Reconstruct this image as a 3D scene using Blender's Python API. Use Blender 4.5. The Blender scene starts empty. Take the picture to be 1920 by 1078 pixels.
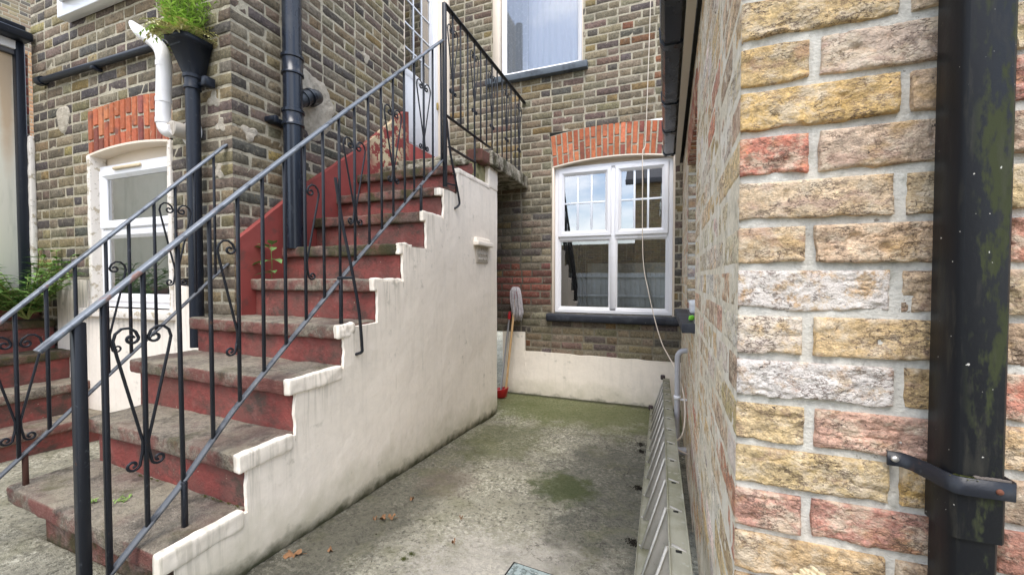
import bpy, math, random
import numpy as np
from mathutils import Vector
R=math.radians
random.seed(7); rng=np.random.default_rng(7)
scene=bpy.context.scene
C=scene.collection

# ---------------------------------------------------------------- camera
cam=bpy.data.cameras.new("Camera"); camo=bpy.data.objects.new("Camera",cam); C.objects.link(camo)
cam.sensor_width=36; cam.lens=36*743.4/1920; cam.clip_start=0.02; cam.clip_end=500
camo.location=(0,0,0); camo.rotation_euler=(R(90-1.362),0,R(20.53)); scene.camera=camo

# ---------------------------------------------------------------- light
EXPOSURE=1.36
SUN_EL, SUN_AZ = 60, 165      # azimuth from +Y clockwise
world=bpy.data.worlds.new("World"); scene.world=world; world.use_nodes=True
nt=world.node_tree; nt.nodes.clear()
wo=nt.nodes.new('ShaderNodeOutputWorld'); bg=nt.nodes.new('ShaderNodeBackground')
sky=nt.nodes.new('ShaderNodeTexSky'); sky.sky_type='NISHITA'; sky.sun_disc=False
sky.sun_elevation=R(SUN_EL); sky.sun_rotation=R(SUN_AZ); sky.air_density=1.0; sky.dust_density=1.5
tc=nt.nodes.new('ShaderNodeTexCoord'); mp=nt.nodes.new('ShaderNodeMapping'); mp.inputs['Scale'].default_value=(1,1,2.2)
cn=nt.nodes.new('ShaderNodeTexNoise'); cn.inputs['Scale'].default_value=2.6; cn.inputs['Detail'].default_value=8; cn.inputs['Roughness'].default_value=.58
cr=nt.nodes.new('ShaderNodeMapRange'); cr.inputs['From Min'].default_value=.44; cr.inputs['From Max'].default_value=.64
mx=nt.nodes.new('ShaderNodeMix'); mx.data_type='RGBA'; mx.inputs[7].default_value=(9.5,9.6,9.9,1)
nt.links.new(tc.outputs['Generated'],mp.inputs[0]); nt.links.new(mp.outputs[0],cn.inputs['Vector'])
nt.links.new(cn.outputs[0],cr.inputs[0]); nt.links.new(cr.outputs[0],mx.inputs[0]); nt.links.new(sky.outputs[0],mx.inputs[6])
nt.links.new(mx.outputs[2],bg.inputs[0]); bg.inputs[1].default_value=0.145; nt.links.new(bg.outputs[0],wo.inputs[0])
sd=bpy.data.lights.new("Sun",'SUN'); sd.energy=1.0; sd.angle=R(30); sd.color=(1,.965,.92)
so=bpy.data.objects.new("Sun",sd); C.objects.link(so); so.rotation_euler=(R(90-SUN_EL),0,R(180-SUN_AZ))
scene.view_settings.view_transform='Standard'; scene.view_settings.look='None'
scene.view_settings.exposure=EXPOSURE; scene.view_settings.gamma=1
scene.render.engine='CYCLES'

# ---------------------------------------------------------------- noise
def _h(ix,iy,iz,s):
    n=(ix*374761393+iy*668265263+iz*2147483647+s*1274126177)&0xffffffff
    n=((n^(n>>13))*1274126177)&0xffffffff
    n=(n^(n>>16))
    return (n&0xffff)/32767.5-1
def vn(p,scale=1.0,seed=0):
    p=np.asarray(p,float)*scale+1000.0; i=np.floor(p).astype(np.int64); f=p-i; f=f*f*(3-2*f)
    x,y,z=i[...,0],i[...,1],i[...,2]; fx,fy,fz=f[...,0],f[...,1],f[...,2]; o=0
    for a in(0,1):
        for b in(0,1):
            for c in(0,1):
                w=(fx if a else 1-fx)*(fy if b else 1-fy)*(fz if c else 1-fz)
                o=o+w*_h(x+a,y+b,z+c,seed)
    return o
def fbm(p,scale,seed=0,octv=3):
    o=0;a=1;t=0
    for k in range(octv): o=o+a*vn(p,scale*2**k,seed+k*17); t+=a; a*=.5
    return o/t

# ---------------------------------------------------------------- mesh builder
class MB:
    def __init__(s): s.V=[];s.F=[];s.n=0;s.T=[];s.mi=[]
    def verts(s,P,col=None):
        P=np.asarray(P,float).reshape(-1,3); b=s.n; s.V.append(P); s.n+=len(P)
        c=np.ones((len(P),4))
        if col is not None: c[:]=np.asarray(col,float).reshape(-1,4) if np.ndim(col)>1 else tuple(col)
        s.T.append(c); return b
    def face(s,*f,m=0): s.F.append(f); s.mi.append(m)
    def grid(s,P,col=None,flip=False,closeu=False,m=0):
        P=np.asarray(P,float); n,k=P.shape[:2]; b=s.verts(P,col)
        for i in range(n if closeu else n-1):
            i2=(i+1)%n
            for j in range(k-1):
                q=(b+i*k+j,b+i2*k+j,b+i2*k+j+1,b+i*k+j+1)
                s.F.append(q[::-1] if flip else q); s.mi.append(m)
    def quad(s,a,b,c,d,m=0,col=None):
        k=s.verts([a,b,c,d],col); s.face(k,k+1,k+2,k+3,m=m)
    def poly(s,pts,m=0,col=None):
        k=s.verts(pts,col); s.face(*range(k,k+len(pts)),m=m)
    def box(s,x0,x1,y0,y1,z0,z1,bev=0,xf=None,m=0,col=None):
        # box with chamfered edges
        x0,x1=min(x0,x1),max(x0,x1);y0,y1=min(y0,y1),max(y0,y1);z0,z1=min(z0,z1),max(z0,z1)
        b=min(bev,(x1-x0)*.45,(y1-y0)*.45,(z1-z0)*.45)
        if b<=0:
            P=[(x0,y0,z0),(x1,y0,z0),(x1,y1,z0),(x0,y1,z0),(x0,y0,z1),(x1,y0,z1),(x1,y1,z1),(x0,y1,z1)]
            if xf: P=[xf(*p) for p in P]
            k=s.verts(P,col)
            for f in((3,2,1,0),(4,5,6,7),(0,1,5,4),(1,2,6,5),(2,3,7,6),(3,0,4,7)): s.face(*[k+i for i in f],m=m)
            return
        P=[];idx={}
        for i in(0,1):
            for j in(0,1):
                for l in(0,1):
                    X=(x0,x1)[i];Y=(y0,y1)[j];Z=(z0,z1)[l];sx=(1,-1)[i]*b;sy=(1,-1)[j]*b;sz=(1,-1)[l]*b
                    for a,pp in enumerate(((X,Y+sy,Z+sz),(X+sx,Y,Z+sz),(X+sx,Y+sy,Z))):
                        idx[(i,j,l,a)]=len(P);P.append(pp)
        if xf: P=[xf(*p) for p in P]
        k=s.verts(P,col); q=lambda *t:s.face(*[k+idx[a] for a in t],m=m)
        for i in(0,1):
            f=[(i,0,0,0),(i,1,0,0),(i,1,1,0),(i,0,1,0)]; q(*(f if i else f[::-1]))
            f=[(0,i,0,1),(0,i,1,1),(1,i,1,1),(1,i,0,1)]; q(*(f if i else f[::-1]))
            f=[(0,0,i,2),(1,0,i,2),(1,1,i,2),(0,1,i,2)]; q(*(f if i else f[::-1]))
        for i in(0,1):
            for j in(0,1):
                f=[(i,j,0,0),(i,j,0,1),(i,j,1,1),(i,j,1,0)]; q(*(f if (i==j) else f[::-1]))
                f=[(i,0,j,0),(i,0,j,2),(i,1,j,2),(i,1,j,0)]; q(*(f if (i!=j) else f[::-1]))
                f=[(0,i,j,1),(0,i,j,2),(1,i,j,2),(1,i,j,1)]; q(*(f if (i==j) else f[::-1]))
        for i in(0,1):
            for j in(0,1):
                for l in(0,1): q((i,j,l,0),(i,j,l,1),(i,j,l,2))
    def tube(s,pts,r,n=8,caps=True,m=0,flat=1.0,up=None):
        pts=[Vector(p) for p in pts]; N=len(pts); rs=r if hasattr(r,'__len__') else [r]*N
        pr=None; G=[]
        for i,p in enumerate(pts):
            t=(pts[min(i+1,N-1)]-pts[max(i-1,0)]).normalized()
            if up is not None: a=Vector(up)-t*t.dot(Vector(up)); a=a.normalized() if a.length>1e-5 else t.orthogonal().normalized()
            elif pr is None: a=t.orthogonal().normalized()
            else:
                a=pr-t*pr.dot(t); a=a.normalized() if a.length>1e-6 else t.orthogonal().normalized()
            pr=a; b=t.cross(a)
            G.append([p+(a*math.cos(2*math.pi*k/n)*flat+b*math.sin(2*math.pi*k/n))*rs[i] for k in range(n)])
        k=s.verts([q for g in G for q in g])
        for i in range(N-1):
            for j in range(n):
                s.face(k+i*n+j,k+i*n+(j+1)%n,k+(i+1)*n+(j+1)%n,k+(i+1)*n+j,m=m)
        if caps:
            s.face(*[k+j for j in range(n)][::-1],m=m); s.face(*[k+(N-1)*n+j for j in range(n)],m=m)
    def bar(s,a,b,w,h,up=(0,0,1),bev=.0015,m=0,ext=0):
        # rectangular bar from a to b, width w (sideways), height h (along up)
        a=Vector(a);b=Vector(b);t=(b-a).normalized(); a=a-t*ext;b=b+t*ext; L=(b-a).length
        u=Vector(up);u=(u-t*u.dot(t)).normalized(); sd_=t.cross(u)
        xf=lambda x,y,z: tuple(a+t*x+sd_*y+u*z)
        s.box(0,L,-w/2,w/2,-h/2,h/2,bev=bev,xf=xf,m=m)
    def build(s,name,mats,parent=None,smooth=False,auto=None):
        me=bpy.data.meshes.new(name)
        V=np.concatenate(s.V) if s.V else np.zeros((0,3))
        me.vertices.add(len(V)); me.vertices.foreach_set('co',V.ravel())
        lt=np.array([len(f) for f in s.F]); ls=np.concatenate([[0],np.cumsum(lt)[:-1]]) if len(lt) else lt
        me.loops.add(int(lt.sum())); me.loops.foreach_set('vertex_index',np.array([i for f in s.F for i in f],dtype=np.int32))
        me.polygons.add(len(lt)); me.polygons.foreach_set('loop_start',ls.astype(np.int32))
        me.polygons.foreach_set('material_index',np.array(s.mi,dtype=np.int32))
        if smooth: me.polygons.foreach_set('use_smooth',np.ones(len(lt),dtype=bool))
        T=np.concatenate(s.T); at=me.attributes.new('tint','FLOAT_COLOR','POINT'); at.data.foreach_set('color',T.ravel())
        me.update(calc_edges=True); me.validate()
        if auto is not None and smooth:
            try: me.set_sharp_from_angle(angle=R(auto))
            except Exception: pass
        if not isinstance(mats,(list,tuple)): mats=[mats]
        for m in mats: me.materials.append(m)
        o=bpy.data.objects.new(name,me); C.objects.link(o)
        if parent is not None:
            o.parent=parent
            o.location=-Vector(parent.location) if parent.parent is None else (0,0,0)
        return o
def tag(o,label=None,cat=None,group=None,kind=None):
    if label:o['label']=label
    if cat:o['category']=cat
    if group:o['group']=group
    if kind:o['kind']=kind
    return o
def thing(name,label,cat,loc=(0,0,0),group=None):
    o=bpy.data.objects.new(name,None); C.objects.link(o); o.location=loc; o.empty_display_size=.1
    return tag(o,label,cat,group)
def cut(a,n): return [a[0]+(a[1]-a[0])*i/n for i in range(n+1)]

# rounded, subdivided, weathered block; displacement depends on position only so it stays closed
def rough_box(mb,x0,x1,y0,y1,z0,z1,res=.02,amp=.004,rad=.008,sc=14,seed=0,big=0,bigsc=4,col=None,m=0,warp=None):
    lo=np.array([x0,y0,z0]);hi=np.array([x1,y1,z1]); r=min(rad,*( (hi-lo)*.45))
    def f(P):
        c=np.clip(P,lo+r,hi-r); d=P-c; l=np.linalg.norm(d,axis=-1,keepdims=True); l[l<1e-9]=1
        nrm=d/l; Q=c+nrm*r
        a=amp*fbm(Q,sc,seed)[...,None]+ (big*fbm(Q,bigsc,seed+5,2)[...,None] if big else 0)
        Q=Q+nrm*a
        return warp(Q) if warp else Q
    def ax(a,b):
        n=max(1,int(math.ceil((b-a-2*r)/res))); return np.array([a,a+r*.3]+list(np.linspace(a+r,b-r,n+1))+[b-r*.3,b])
    X,Y,Z=ax(x0,x1),ax(y0,y1),ax(z0,z1)
    for A,B,k in((X,Y,2),(Y,Z,0),(Z,X,1)):
        for w,side in((lo[k],0),(hi[k],1)):
            g=np.zeros((len(A),len(B),3)); i1,i2=[(0,1),(1,2),(2,0)][{2:0,0:1,1:2}[k]]
            g[...,i1]=A[:,None];g[...,i2]=B[None,:];g[...,k]=w
            mb.grid(f(g),col,flip=not side,m=m)

# ---------------------------------------------------------------- materials
def _n(t,ty): return t.nodes.new(ty)
def mat(name,base,rough=.9,layers=(),bumps=(),attr=False,metal=0,spec=.3,var=None,dist=.01):
    """base rgb; layers: dict(col,scale,lo,hi,vec,det,amt,hdir,blob,rough); bumps: (scale,strength,detail,vec)"""
    m=bpy.data.materials.new(name); m.use_nodes=True; t=m.node_tree; L=t.links
    p=t.nodes['Principled BSDF']; p.inputs['Roughness'].default_value=rough; p.inputs['Metallic'].default_value=metal
    p.inputs['Specular IOR Level'].default_value=spec
    geo=_n(t,'ShaderNodeNewGeometry'); pos=geo.outputs['Position']
    def noise(scale,vec=(1,1,1),det=5,rgh=.6,seed=0,kind='n'):
        mp=_n(t,'ShaderNodeMapping'); mp.inputs['Scale'].default_value=vec; mp.inputs['Location'].default_value=(seed*3.17,seed*1.71,seed*2.3)
        L.new(pos,mp.inputs[0])
        if kind=='v':
            n=_n(t,'ShaderNodeTexVoronoi'); n.inputs['Scale'].default_value=scale; L.new(mp.outputs[0],n.inputs['Vector']); return n.outputs['Distance']
        n=_n(t,'ShaderNodeTexNoise'); n.inputs['Scale'].default_value=scale; n.inputs['Detail'].default_value=det; n.inputs['Roughness'].default_value=rgh
        L.new(mp.outputs[0],n.inputs['Vector']); return n.outputs[0]
    def math_(op,a,b=None,c=None):
        n=_n(t,'ShaderNodeMath'); n.operation=op
        for i,v in enumerate((a,b,c)):
            if v is None: continue
            if isinstance(v,(int,float)): n.inputs[i].default_value=v
            else: L.new(v,n.inputs[i])
        return n.outputs[0]
    def rng_(v,lo,hi,o0=0,o1=1):
        n=_n(t,'ShaderNodeMapRange'); L.new(v,n.inputs[0])
        for i,q in enumerate((lo,hi,o0,o1)): n.inputs[i+1].default_value=q
        return n.outputs[0]
    if attr:
        a=_n(t,'ShaderNodeAttribute'); a.attribute_name='tint'; col=a.outputs['Color']; alpha=a.outputs['Alpha']
    else:
        c=_n(t,'ShaderNodeRGB'); c.outputs[0].default_value=(*base,1); col=c.outputs[0]; alpha=None
    rg=None
    def mixc(f,A,B,amt=1):
        x=_n(t,'ShaderNodeMix'); x.data_type='RGBA'
        if amt!=1: f=math_('MULTIPLY',f,amt)
        L.new(f,x.inputs[0])
        L.new(A,x.inputs[6])
        if isinstance(B,tuple): x.inputs[7].default_value=(*B,1)
        else: L.new(B,x.inputs[7])
        return x.outputs[2]
    if var:                                   # multiplicative variation
        for sc,am,vec in var:
            v=rng_(noise(sc,vec,6,seed=sc),.3,.7,1-am,1+am)
            x=_n(t,'ShaderNodeVectorMath'); x.operation='SCALE'; L.new(col,x.inputs[0]); L.new(v,x.inputs['Scale']); col=x.outputs[0]
    for i,l in enumerate(layers):
        nz=noise(l.get('scale',5),l.get('vec',(1,1,1)),l.get('det',6),l.get('rgh',.62),seed=l.get('seed',i+1),kind=l.get('kind','n'))
        f=rng_(nz,l.get('lo',.5),l.get('hi',.6))
        if 'line' in l: f=rng_(math_('ABSOLUTE',math_('SUBTRACT',nz,l.get('at',.5))),0,l['line'],1,0)
        if 'gate' in l:
            gs,g0,g1=l['gate']; f=math_('MULTIPLY',f,rng_(noise(gs,(1,1,1),3,seed=i+40),g0,g1))
        if 'hdir' in l:                        # (ax,ay,az,b, full, none, noise): stain that starts at a base line and dies out above it
            ax_,ay_,az_,b_,full,none,na=l['hdir']
            d=_n(t,'ShaderNodeVectorMath'); d.operation='DOT_PRODUCT'; L.new(pos,d.inputs[0]); d.inputs[1].default_value=(ax_,ay_,az_)
            h=math_('ADD',d.outputs['Value'],b_); h=math_('ADD',h,math_('MULTIPLY',math_('SUBTRACT',nz,.5),na))
            g=rng_(h,full,none,1,0); f=g if l.get('only',True) else math_('MULTIPLY',f,g)
        if 'blob' in l:
            (cx,cy,cz),(rx,ry,rz),na=l['blob']
            d=_n(t,'ShaderNodeVectorMath'); d.operation='SUBTRACT'; L.new(pos,d.inputs[0]); d.inputs[1].default_value=(cx,cy,cz)
            e=_n(t,'ShaderNodeVectorMath'); e.operation='MULTIPLY'; L.new(d.outputs[0],e.inputs[0]); e.inputs[1].default_value=(1/rx,1/ry,1/rz)
            q=_n(t,'ShaderNodeVectorMath'); q.operation='LENGTH'; L.new(e.outputs[0],q.inputs[0])
            h=math_('ADD',q.outputs['Value'],math_('MULTIPLY',math_('SUBTRACT',nz,.5),na))
            g=rng_(h,.6,1.15,1,0); f=g if l.get('only',True) else math_('MULTIPLY',f,g)
        if l.get('up'):                        # only settles on faces turned up
            s_=_n(t,'ShaderNodeSeparateXYZ'); L.new(geo.outputs['Normal'],s_.inputs[0]); f=math_('MULTIPLY',f,rng_(s_.outputs[2],.3,.8))
        if l.get('side'):
            s_=_n(t,'ShaderNodeSeparateXYZ'); L.new(geo.outputs['Normal'],s_.inputs[0]); f=math_('MULTIPLY',f,rng_(s_.outputs[2],.3,.8,1,0))
        if l.get('alpha') and alpha is not None: f=math_('MULTIPLY',f,alpha)
        col=mixc(f,col,l['col'],l.get('amt',1))
        if 'rough' in l:
            if rg is None:
                v=_n(t,'ShaderNodeValue'); v.outputs[0].default_value=rough; rg=v.outputs[0]
            rg=math_('ADD',math_('MULTIPLY',rg,math_('SUBTRACT',1,f)),math_('MULTIPLY',f,l['rough']))
    L.new(col,p.inputs['Base Color'])
    if rg is not None: L.new(rg,p.inputs['Roughness'])
    prev=None
    for i,b in enumerate(bumps):
        n=noise(b[0],b[3] if len(b)>3 else (1,1,1),b[2] if len(b)>2 else 4,.6,seed=i+11,kind=b[4] if len(b)>4 else 'n')
        bp=_n(t,'ShaderNodeBump'); bp.inputs['Strength'].default_value=b[1]; bp.inputs['Distance'].default_value=b[5] if len(b)>5 else dist
        L.new(n,bp.inputs['Height'])
        if prev: L.new(prev,bp.inputs['Normal'])
        prev=bp.outputs[0]
    if prev: L.new(prev,p.inputs['Normal'])
    return m
def glass(name,tint,refl,rough=0.0,wob=0):
    m=bpy.data.materials.new(name); m.use_nodes=True; t=m.node_tree; t.nodes.clear(); L=t.links
    o=_n(t,'ShaderNodeOutputMaterial'); mx=_n(t,'ShaderNodeMixShader'); tr=_n(t,'ShaderNodeBsdfTransparent'); gl=_n(t,'ShaderNodeBsdfGlossy')
    tr.inputs[0].default_value=(*tint,1); gl.inputs['Roughness'].default_value=rough
    fr=_n(t,'ShaderNodeLayerWeight'); fr.inputs[0].default_value=.35
    mr=_n(t,'ShaderNodeMapRange'); mr.inputs[3].default_value=refl; mr.inputs[4].default_value=1; L.new(fr.outputs['Fresnel'],mr.inputs[0])
    L.new(mr.outputs[0],mx.inputs[0]); L.new(tr.outputs[0],mx.inputs[1]); L.new(gl.outputs[0],mx.inputs[2]); L.new(mx.outputs[0],o.inputs[0])
    if wob:
        n=_n(t,'ShaderNodeTexNoise'); n.inputs['Scale'].default_value=1.6; b=_n(t,'ShaderNodeBump'); b.inputs['Strength'].default_value=wob; b.inputs['Distance'].default_value=.01
        g=_n(t,'ShaderNodeNewGeometry'); L.new(g.outputs['Position'],n.inputs['Vector']); L.new(n.outputs[0],b.inputs['Height']); L.new(b.outputs[0],gl.inputs['Normal'])
    return m

FH=(0,.073,1,1.011)                            # height above the sloping yard floor
GRIME=(.055,.05,.035); MOSS=(.075,.085,.02)
M={}
M['brick_dark']=mat('weathered_dark_brick',(0,0,0),.95,attr=True,var=[(60,.34,(1,1,1)),(14,.22,(1,1,1)),(1.3,.16,(1,1,1)),(170,.22,(1,1,1))],
  layers=[dict(col=(.035,.03,.028),scale=34,lo=.56,hi=.68,amt=.65),dict(col=(.30,.27,.20),scale=48,lo=.58,hi=.68,amt=.55),dict(col=(.20,.13,.06),scale=22,lo=.6,hi=.7,amt=.4,seed=8),
          dict(col=(.05,.047,.04),scale=2.2,lo=.52,hi=.70,amt=.45,seed=15)],
  bumps=[(50,.8,7),(200,.4,3)],dist=.008)
M['brick_near']=mat('yellow_stock_brick',(0,0,0),.93,attr=True,var=[(90,.36,(1,1,1)),(20,.30,(1,1,1.8)),(260,.25,(1,1,1)),(7,.14,(1,1,1))],
  layers=[dict(col=(.56,.345,.11),scale=13,lo=.54,hi=.68,amt=.50,vec=(1,1,1.8)),
          dict(col=(.68,.57,.42),scale=20,lo=.48,hi=.60,amt=.72,seed=16,vec=(1,1,1.5),det=9,rgh=.72),
          dict(col=(.38,.21,.16),scale=15,lo=.57,hi=.66,amt=.50,seed=6,vec=(1,1,1.6),det=8),
          dict(col=(.72,.67,.62),scale=30,lo=.40,hi=.50,amt=.95,alpha=True,det=9,rgh=.76,seed=4),
          dict(col=(.085,.06,.045),scale=13,line=.020,at=.47,vec=(1,1,2.2),det=8,rgh=.68,amt=.95,seed=22,gate=(9,.44,.52)),
          dict(col=(.15,.10,.075),scale=36,line=.030,at=.53,vec=(1,1,1.8),det=6,amt=.75,seed=25,gate=(14,.46,.54)),dict(col=(.22,.145,.09),scale=9,lo=.60,hi=.70,amt=.35,seed=52,det=9,rgh=.75),
          dict(col=(.045,.035,.035),scale=85,lo=.66,hi=.71,amt=.9,det=4,seed=9)],
  bumps=[(20,.6,8,(1,1,2.0)),(75,.75,8),(300,.5,3)],dist=.008)
M['mortar_near']=mat('grey_lime_mortar',(.56,.545,.49),.95,var=[(30,.16,(1,1,1)),(150,.16,(1,1,1)),(4,.10,(1,1,1))],
  layers=[dict(col=(.66,.63,.56),scale=12,lo=.48,hi=.62,amt=.6,vec=(1,1,2)),dict(col=(.25,.25,.20),scale=26,lo=.56,hi=.68,amt=.6),dict(col=(.14,.12,.09),scale=70,lo=.64,hi=.70,amt=.7)],bumps=[(40,.5,7,(1,1,2)),(260,.4,4)],dist=.005)
M['mortar_side']=mat('sandy_flush_pointing',(.62,.56,.44),.95,var=[(30,.16,(1,1,1)),(150,.16,(1,1,1))],layers=[dict(col=(.74,.70,.62),scale=9,lo=.5,hi=.6,amt=.6),dict(col=(.30,.26,.18),scale=20,lo=.56,hi=.66,amt=.6)],bumps=[(60,.4,6)],dist=.003)
M['mortar']=mat('cream_pointing',(.40,.36,.27),.95,var=[(20,.20,(1,1,1)),(90,.18,(1,1,1))],
  layers=[dict(col=(.17,.15,.12),scale=5,lo=.50,hi=.68,amt=.65),dict(col=(.12,.10,.08),scale=40,lo=.58,hi=.66,amt=.6),
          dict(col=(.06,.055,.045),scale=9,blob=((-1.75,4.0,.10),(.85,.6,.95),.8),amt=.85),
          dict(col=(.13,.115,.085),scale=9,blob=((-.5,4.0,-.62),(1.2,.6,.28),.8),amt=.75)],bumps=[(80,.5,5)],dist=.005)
M['red_brick']=mat('rubbed_red_arch_brick',(0,0,0),.9,attr=True,var=[(45,.18,(1,1,1)),(8,.12,(1,1,1))],
  layers=[dict(col=(.09,.06,.06),scale=12,lo=.54,hi=.68,amt=.65),dict(col=(.45,.36,.26),scale=30,lo=.62,hi=.70,amt=.5,seed=5)],bumps=[(90,.4,5)],dist=.004)
M['cream']=mat('cream_masonry_paint',(.87,.795,.69),.75,var=[(2.2,.05,(1,1,1)),(30,.03,(1,1,1))],
  layers=[dict(col=(.50,.47,.40),scale=6,lo=.50,hi=.66,vec=(3,3,.35),amt=.16),dict(col=(.34,.31,.24),scale=9,vec=(5,5,.28),lo=.49,hi=.60,hdir=(0,-.89,1,1.476,-.02,-.42,.1),only=False,amt=.55,seed=61),
          dict(col=(.30,.27,.21),scale=11,lo=.63,hi=.70,vec=(4,4,.3),amt=.30,seed=5,gate=(1.6,.5,.6)),
          dict(col=(.34,.32,.25),scale=16,lo=.58,hi=.68,amt=.45,seed=41,gate=(2.5,.50,.62)),dict(col=(.42,.40,.27),scale=7,hdir=(*FH,.04,.26,.40),amt=.55),
          dict(col=(.06,.065,.03),scale=11,hdir=(*FH,.015,.085,.16),amt=.93)],
  bumps=[(2.2,.16,6,(1,1,1),'n',.05),(16,.22,8,(1,1,.8),'n',.012),(120,.15,3)],dist=.006)
M['cream_old']=mat('peeling_cream_paint',(.74,.69,.62),.8,
  layers=[dict(col=(.40,.33,.22),scale=22,lo=.55,hi=.60,amt=.8),dict(col=(.28,.25,.20),scale=50,lo=.62,hi=.66,amt=.8)],bumps=[(30,.5,6),(140,.3)],dist=.006)
M['red']=mat('dark_red_step_paint',(.235,.060,.050),.72,var=[(5,.22,(1,1,1)),(40,.18,(1,1,1))],
  layers=[dict(col=(.14,.075,.060),scale=6,lo=.42,hi=.60,amt=.65,det=8,rgh=.7),dict(col=(.075,.060,.048),scale=5,lo=.50,hi=.64,vec=(1,1,1.5),amt=.9,det=9,rgh=.72,rough=.95),
          dict(col=(.30,.13,.11),scale=11,lo=.56,hi=.70,amt=.5,seed=33),dict(col=(.03,.024,.02),scale=6,line=.010,det=6,amt=.7,seed=35,gate=(4,.5,.6)),
          dict(col=(.42,.35,.25),scale=55,lo=.69,hi=.71,amt=.9,seed=8)],
  bumps=[(12,.6,7),(90,.4,5)],dist=.012)
M['red_peel']=mat('peeling_red_paint_over_cream',(.27,.060,.052),.6,var=[(5,.15,(1,1,1))],
  layers=[dict(col=(.62,.52,.33),scale=12,lo=.50,hi=.53,det=9,rgh=.7,blob=((-2.3,2.98,1.25),(.12,.33,.42),.9),only=False,amt=1),
          dict(col=(.08,.06,.05),scale=9,lo=.58,hi=.70,amt=.6)],bumps=[(20,.3,5)],dist=.006)
M['tread']=mat('worn_concrete_tread',(.26,.222,.172),.93,var=[(7,.22,(1,1,1)),(60,.34,(1,1,1)),(230,.42,(1,1,1))],
  layers=[dict(col=(.38,.335,.24),scale=4.5,lo=.46,hi=.62,amt=.60,up=True,det=9,rgh=.72),
          dict(col=(.40,.37,.28),scale=60,lo=.56,hi=.68,amt=.55,up=True,det=7,rgh=.75,seed=21),
          dict(col=(.21,.062,.052),scale=5,lo=.42,hi=.54,amt=.8,side=True,seed=3,det=9,rgh=.7),
          dict(col=(.15,.070,.062),scale=4,lo=.50,hi=.62,amt=.5,up=True,seed=7),
          dict(col=(.085,.08,.03),scale=6,lo=.56,hi=.68,amt=.6,seed=5,det=9),
          dict(col=(.045,.04,.034),scale=9,lo=.53,hi=.66,amt=.7,seed=12,det=9,rgh=.7)],
  bumps=[(9,.6,6),(70,1,7),(230,.9,4)],dist=.010)
M['tread_moss']=mat('mossy_concrete_tread',(.18,.125,.10),.95,var=[(9,.22,(1,1,1)),(90,.3,(1,1,1))],
  layers=[dict(col=(.22,.062,.052),scale=5,lo=.42,hi=.56,amt=.65,side=True,seed=3),dict(col=(.048,.052,.018),scale=6,lo=.45,hi=.58,amt=.85,det=9),dict(col=(.05,.042,.035),scale=14,lo=.50,hi=.64,amt=.75,det=9)],bumps=[(18,.9,7),(120,.8,4)],dist=.012)
M['slab_old']=mat('lichen_covered_concrete_edge',(.34,.31,.24),.95,var=[(14,.25,(1,1,1)),(90,.3,(1,1,1))],
  layers=[dict(col=(.62,.58,.48),scale=13,lo=.52,hi=.60,amt=.7,det=8),dict(col=(.05,.048,.02),scale=8,lo=.46,hi=.58,amt=.85,det=9),dict(col=(.06,.04,.03),scale=20,lo=.54,hi=.64,amt=.8,seed=6)],bumps=[(18,1,7),(90,.9,4)],dist=.014)
M['floor']=mat('stained_yard_concrete',(.225,.213,.165),.95,var=[(2.2,.18,(1,1,1)),(16,.24,(1,1,1)),(45,.40,(1,1,1)),(110,.45,(1,1,1))],
  layers=[dict(col=(.40,.375,.28),scale=1.7,lo=.42,hi=.58,amt=.60,det=9,rgh=.72,seed=2),
          dict(col=(.72,.68,.54),scale=50,lo=.50,hi=.57,amt=.80,det=9,rgh=.78,seed=8,gate=(2.4,.40,.60)),
          dict(col=(.035,.033,.022),scale=46,lo=.52,hi=.62,amt=.75,det=8,rgh=.75,seed=18),
          dict(col=(.62,.57,.50),scale=40,blob=((-.50,1.36,-1.1),(.44,.30,9),2.4),amt=.55,seed=9,det=9,rgh=.8),
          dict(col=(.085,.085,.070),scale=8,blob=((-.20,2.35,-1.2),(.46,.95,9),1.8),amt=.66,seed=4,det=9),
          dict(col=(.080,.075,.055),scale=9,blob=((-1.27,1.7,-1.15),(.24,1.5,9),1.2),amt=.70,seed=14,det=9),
          dict(col=(.115,.135,.035),scale=7,blob=((-.9,3.72,-1.2),(1.5,.55,9),1.6),amt=.72,seed=5,det=9),
          dict(col=(.050,.070,.012),scale=14,blob=((-.50,2.15,-1.2),(.20,.20,9),2.2),amt=.72,seed=6,det=9),
          dict(col=(.085,.095,.028),scale=8,blob=((-1.10,2.75,-1.2),(.34,.5,9),1.8),amt=.5,seed=16),
          dict(col=(.19,.14,.11),scale=12,blob=((-1.12,1.95,-1.2),(.16,.20,9),1.8),amt=.35,seed=26,det=9),
          dict(col=(.15,.15,.065),scale=6,lo=.52,hi=.68,amt=.35,seed=7,det=9),
          dict(col=(.02,.018,.014),scale=2.6,line=.005,at=.52,det=8,amt=.7,seed=44,gate=(1.0,.5,.58)),
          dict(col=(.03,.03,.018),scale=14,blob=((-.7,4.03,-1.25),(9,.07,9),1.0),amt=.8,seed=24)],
  bumps=[(5,.35,5,(1,1,1),'n',.03),(50,1,8),(230,.9,5)],dist=.010)
M['upvc']=mat('white_upvc',(.80,.80,.82),.28,spec=.5,var=[(3,.02,(1,1,1))],layers=[dict(col=(.55,.52,.47),scale=9,lo=.62,hi=.75,amt=.4)])
M['trim']=mat('cream_painted_trim',(.76,.66,.54),.6,bumps=[(25,.2,4)],dist=.004)
M['trim_grey']=mat('pale_grey_fascia',(.52,.47,.40),.45,bumps=[(25,.1,4)],dist=.002)
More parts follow.
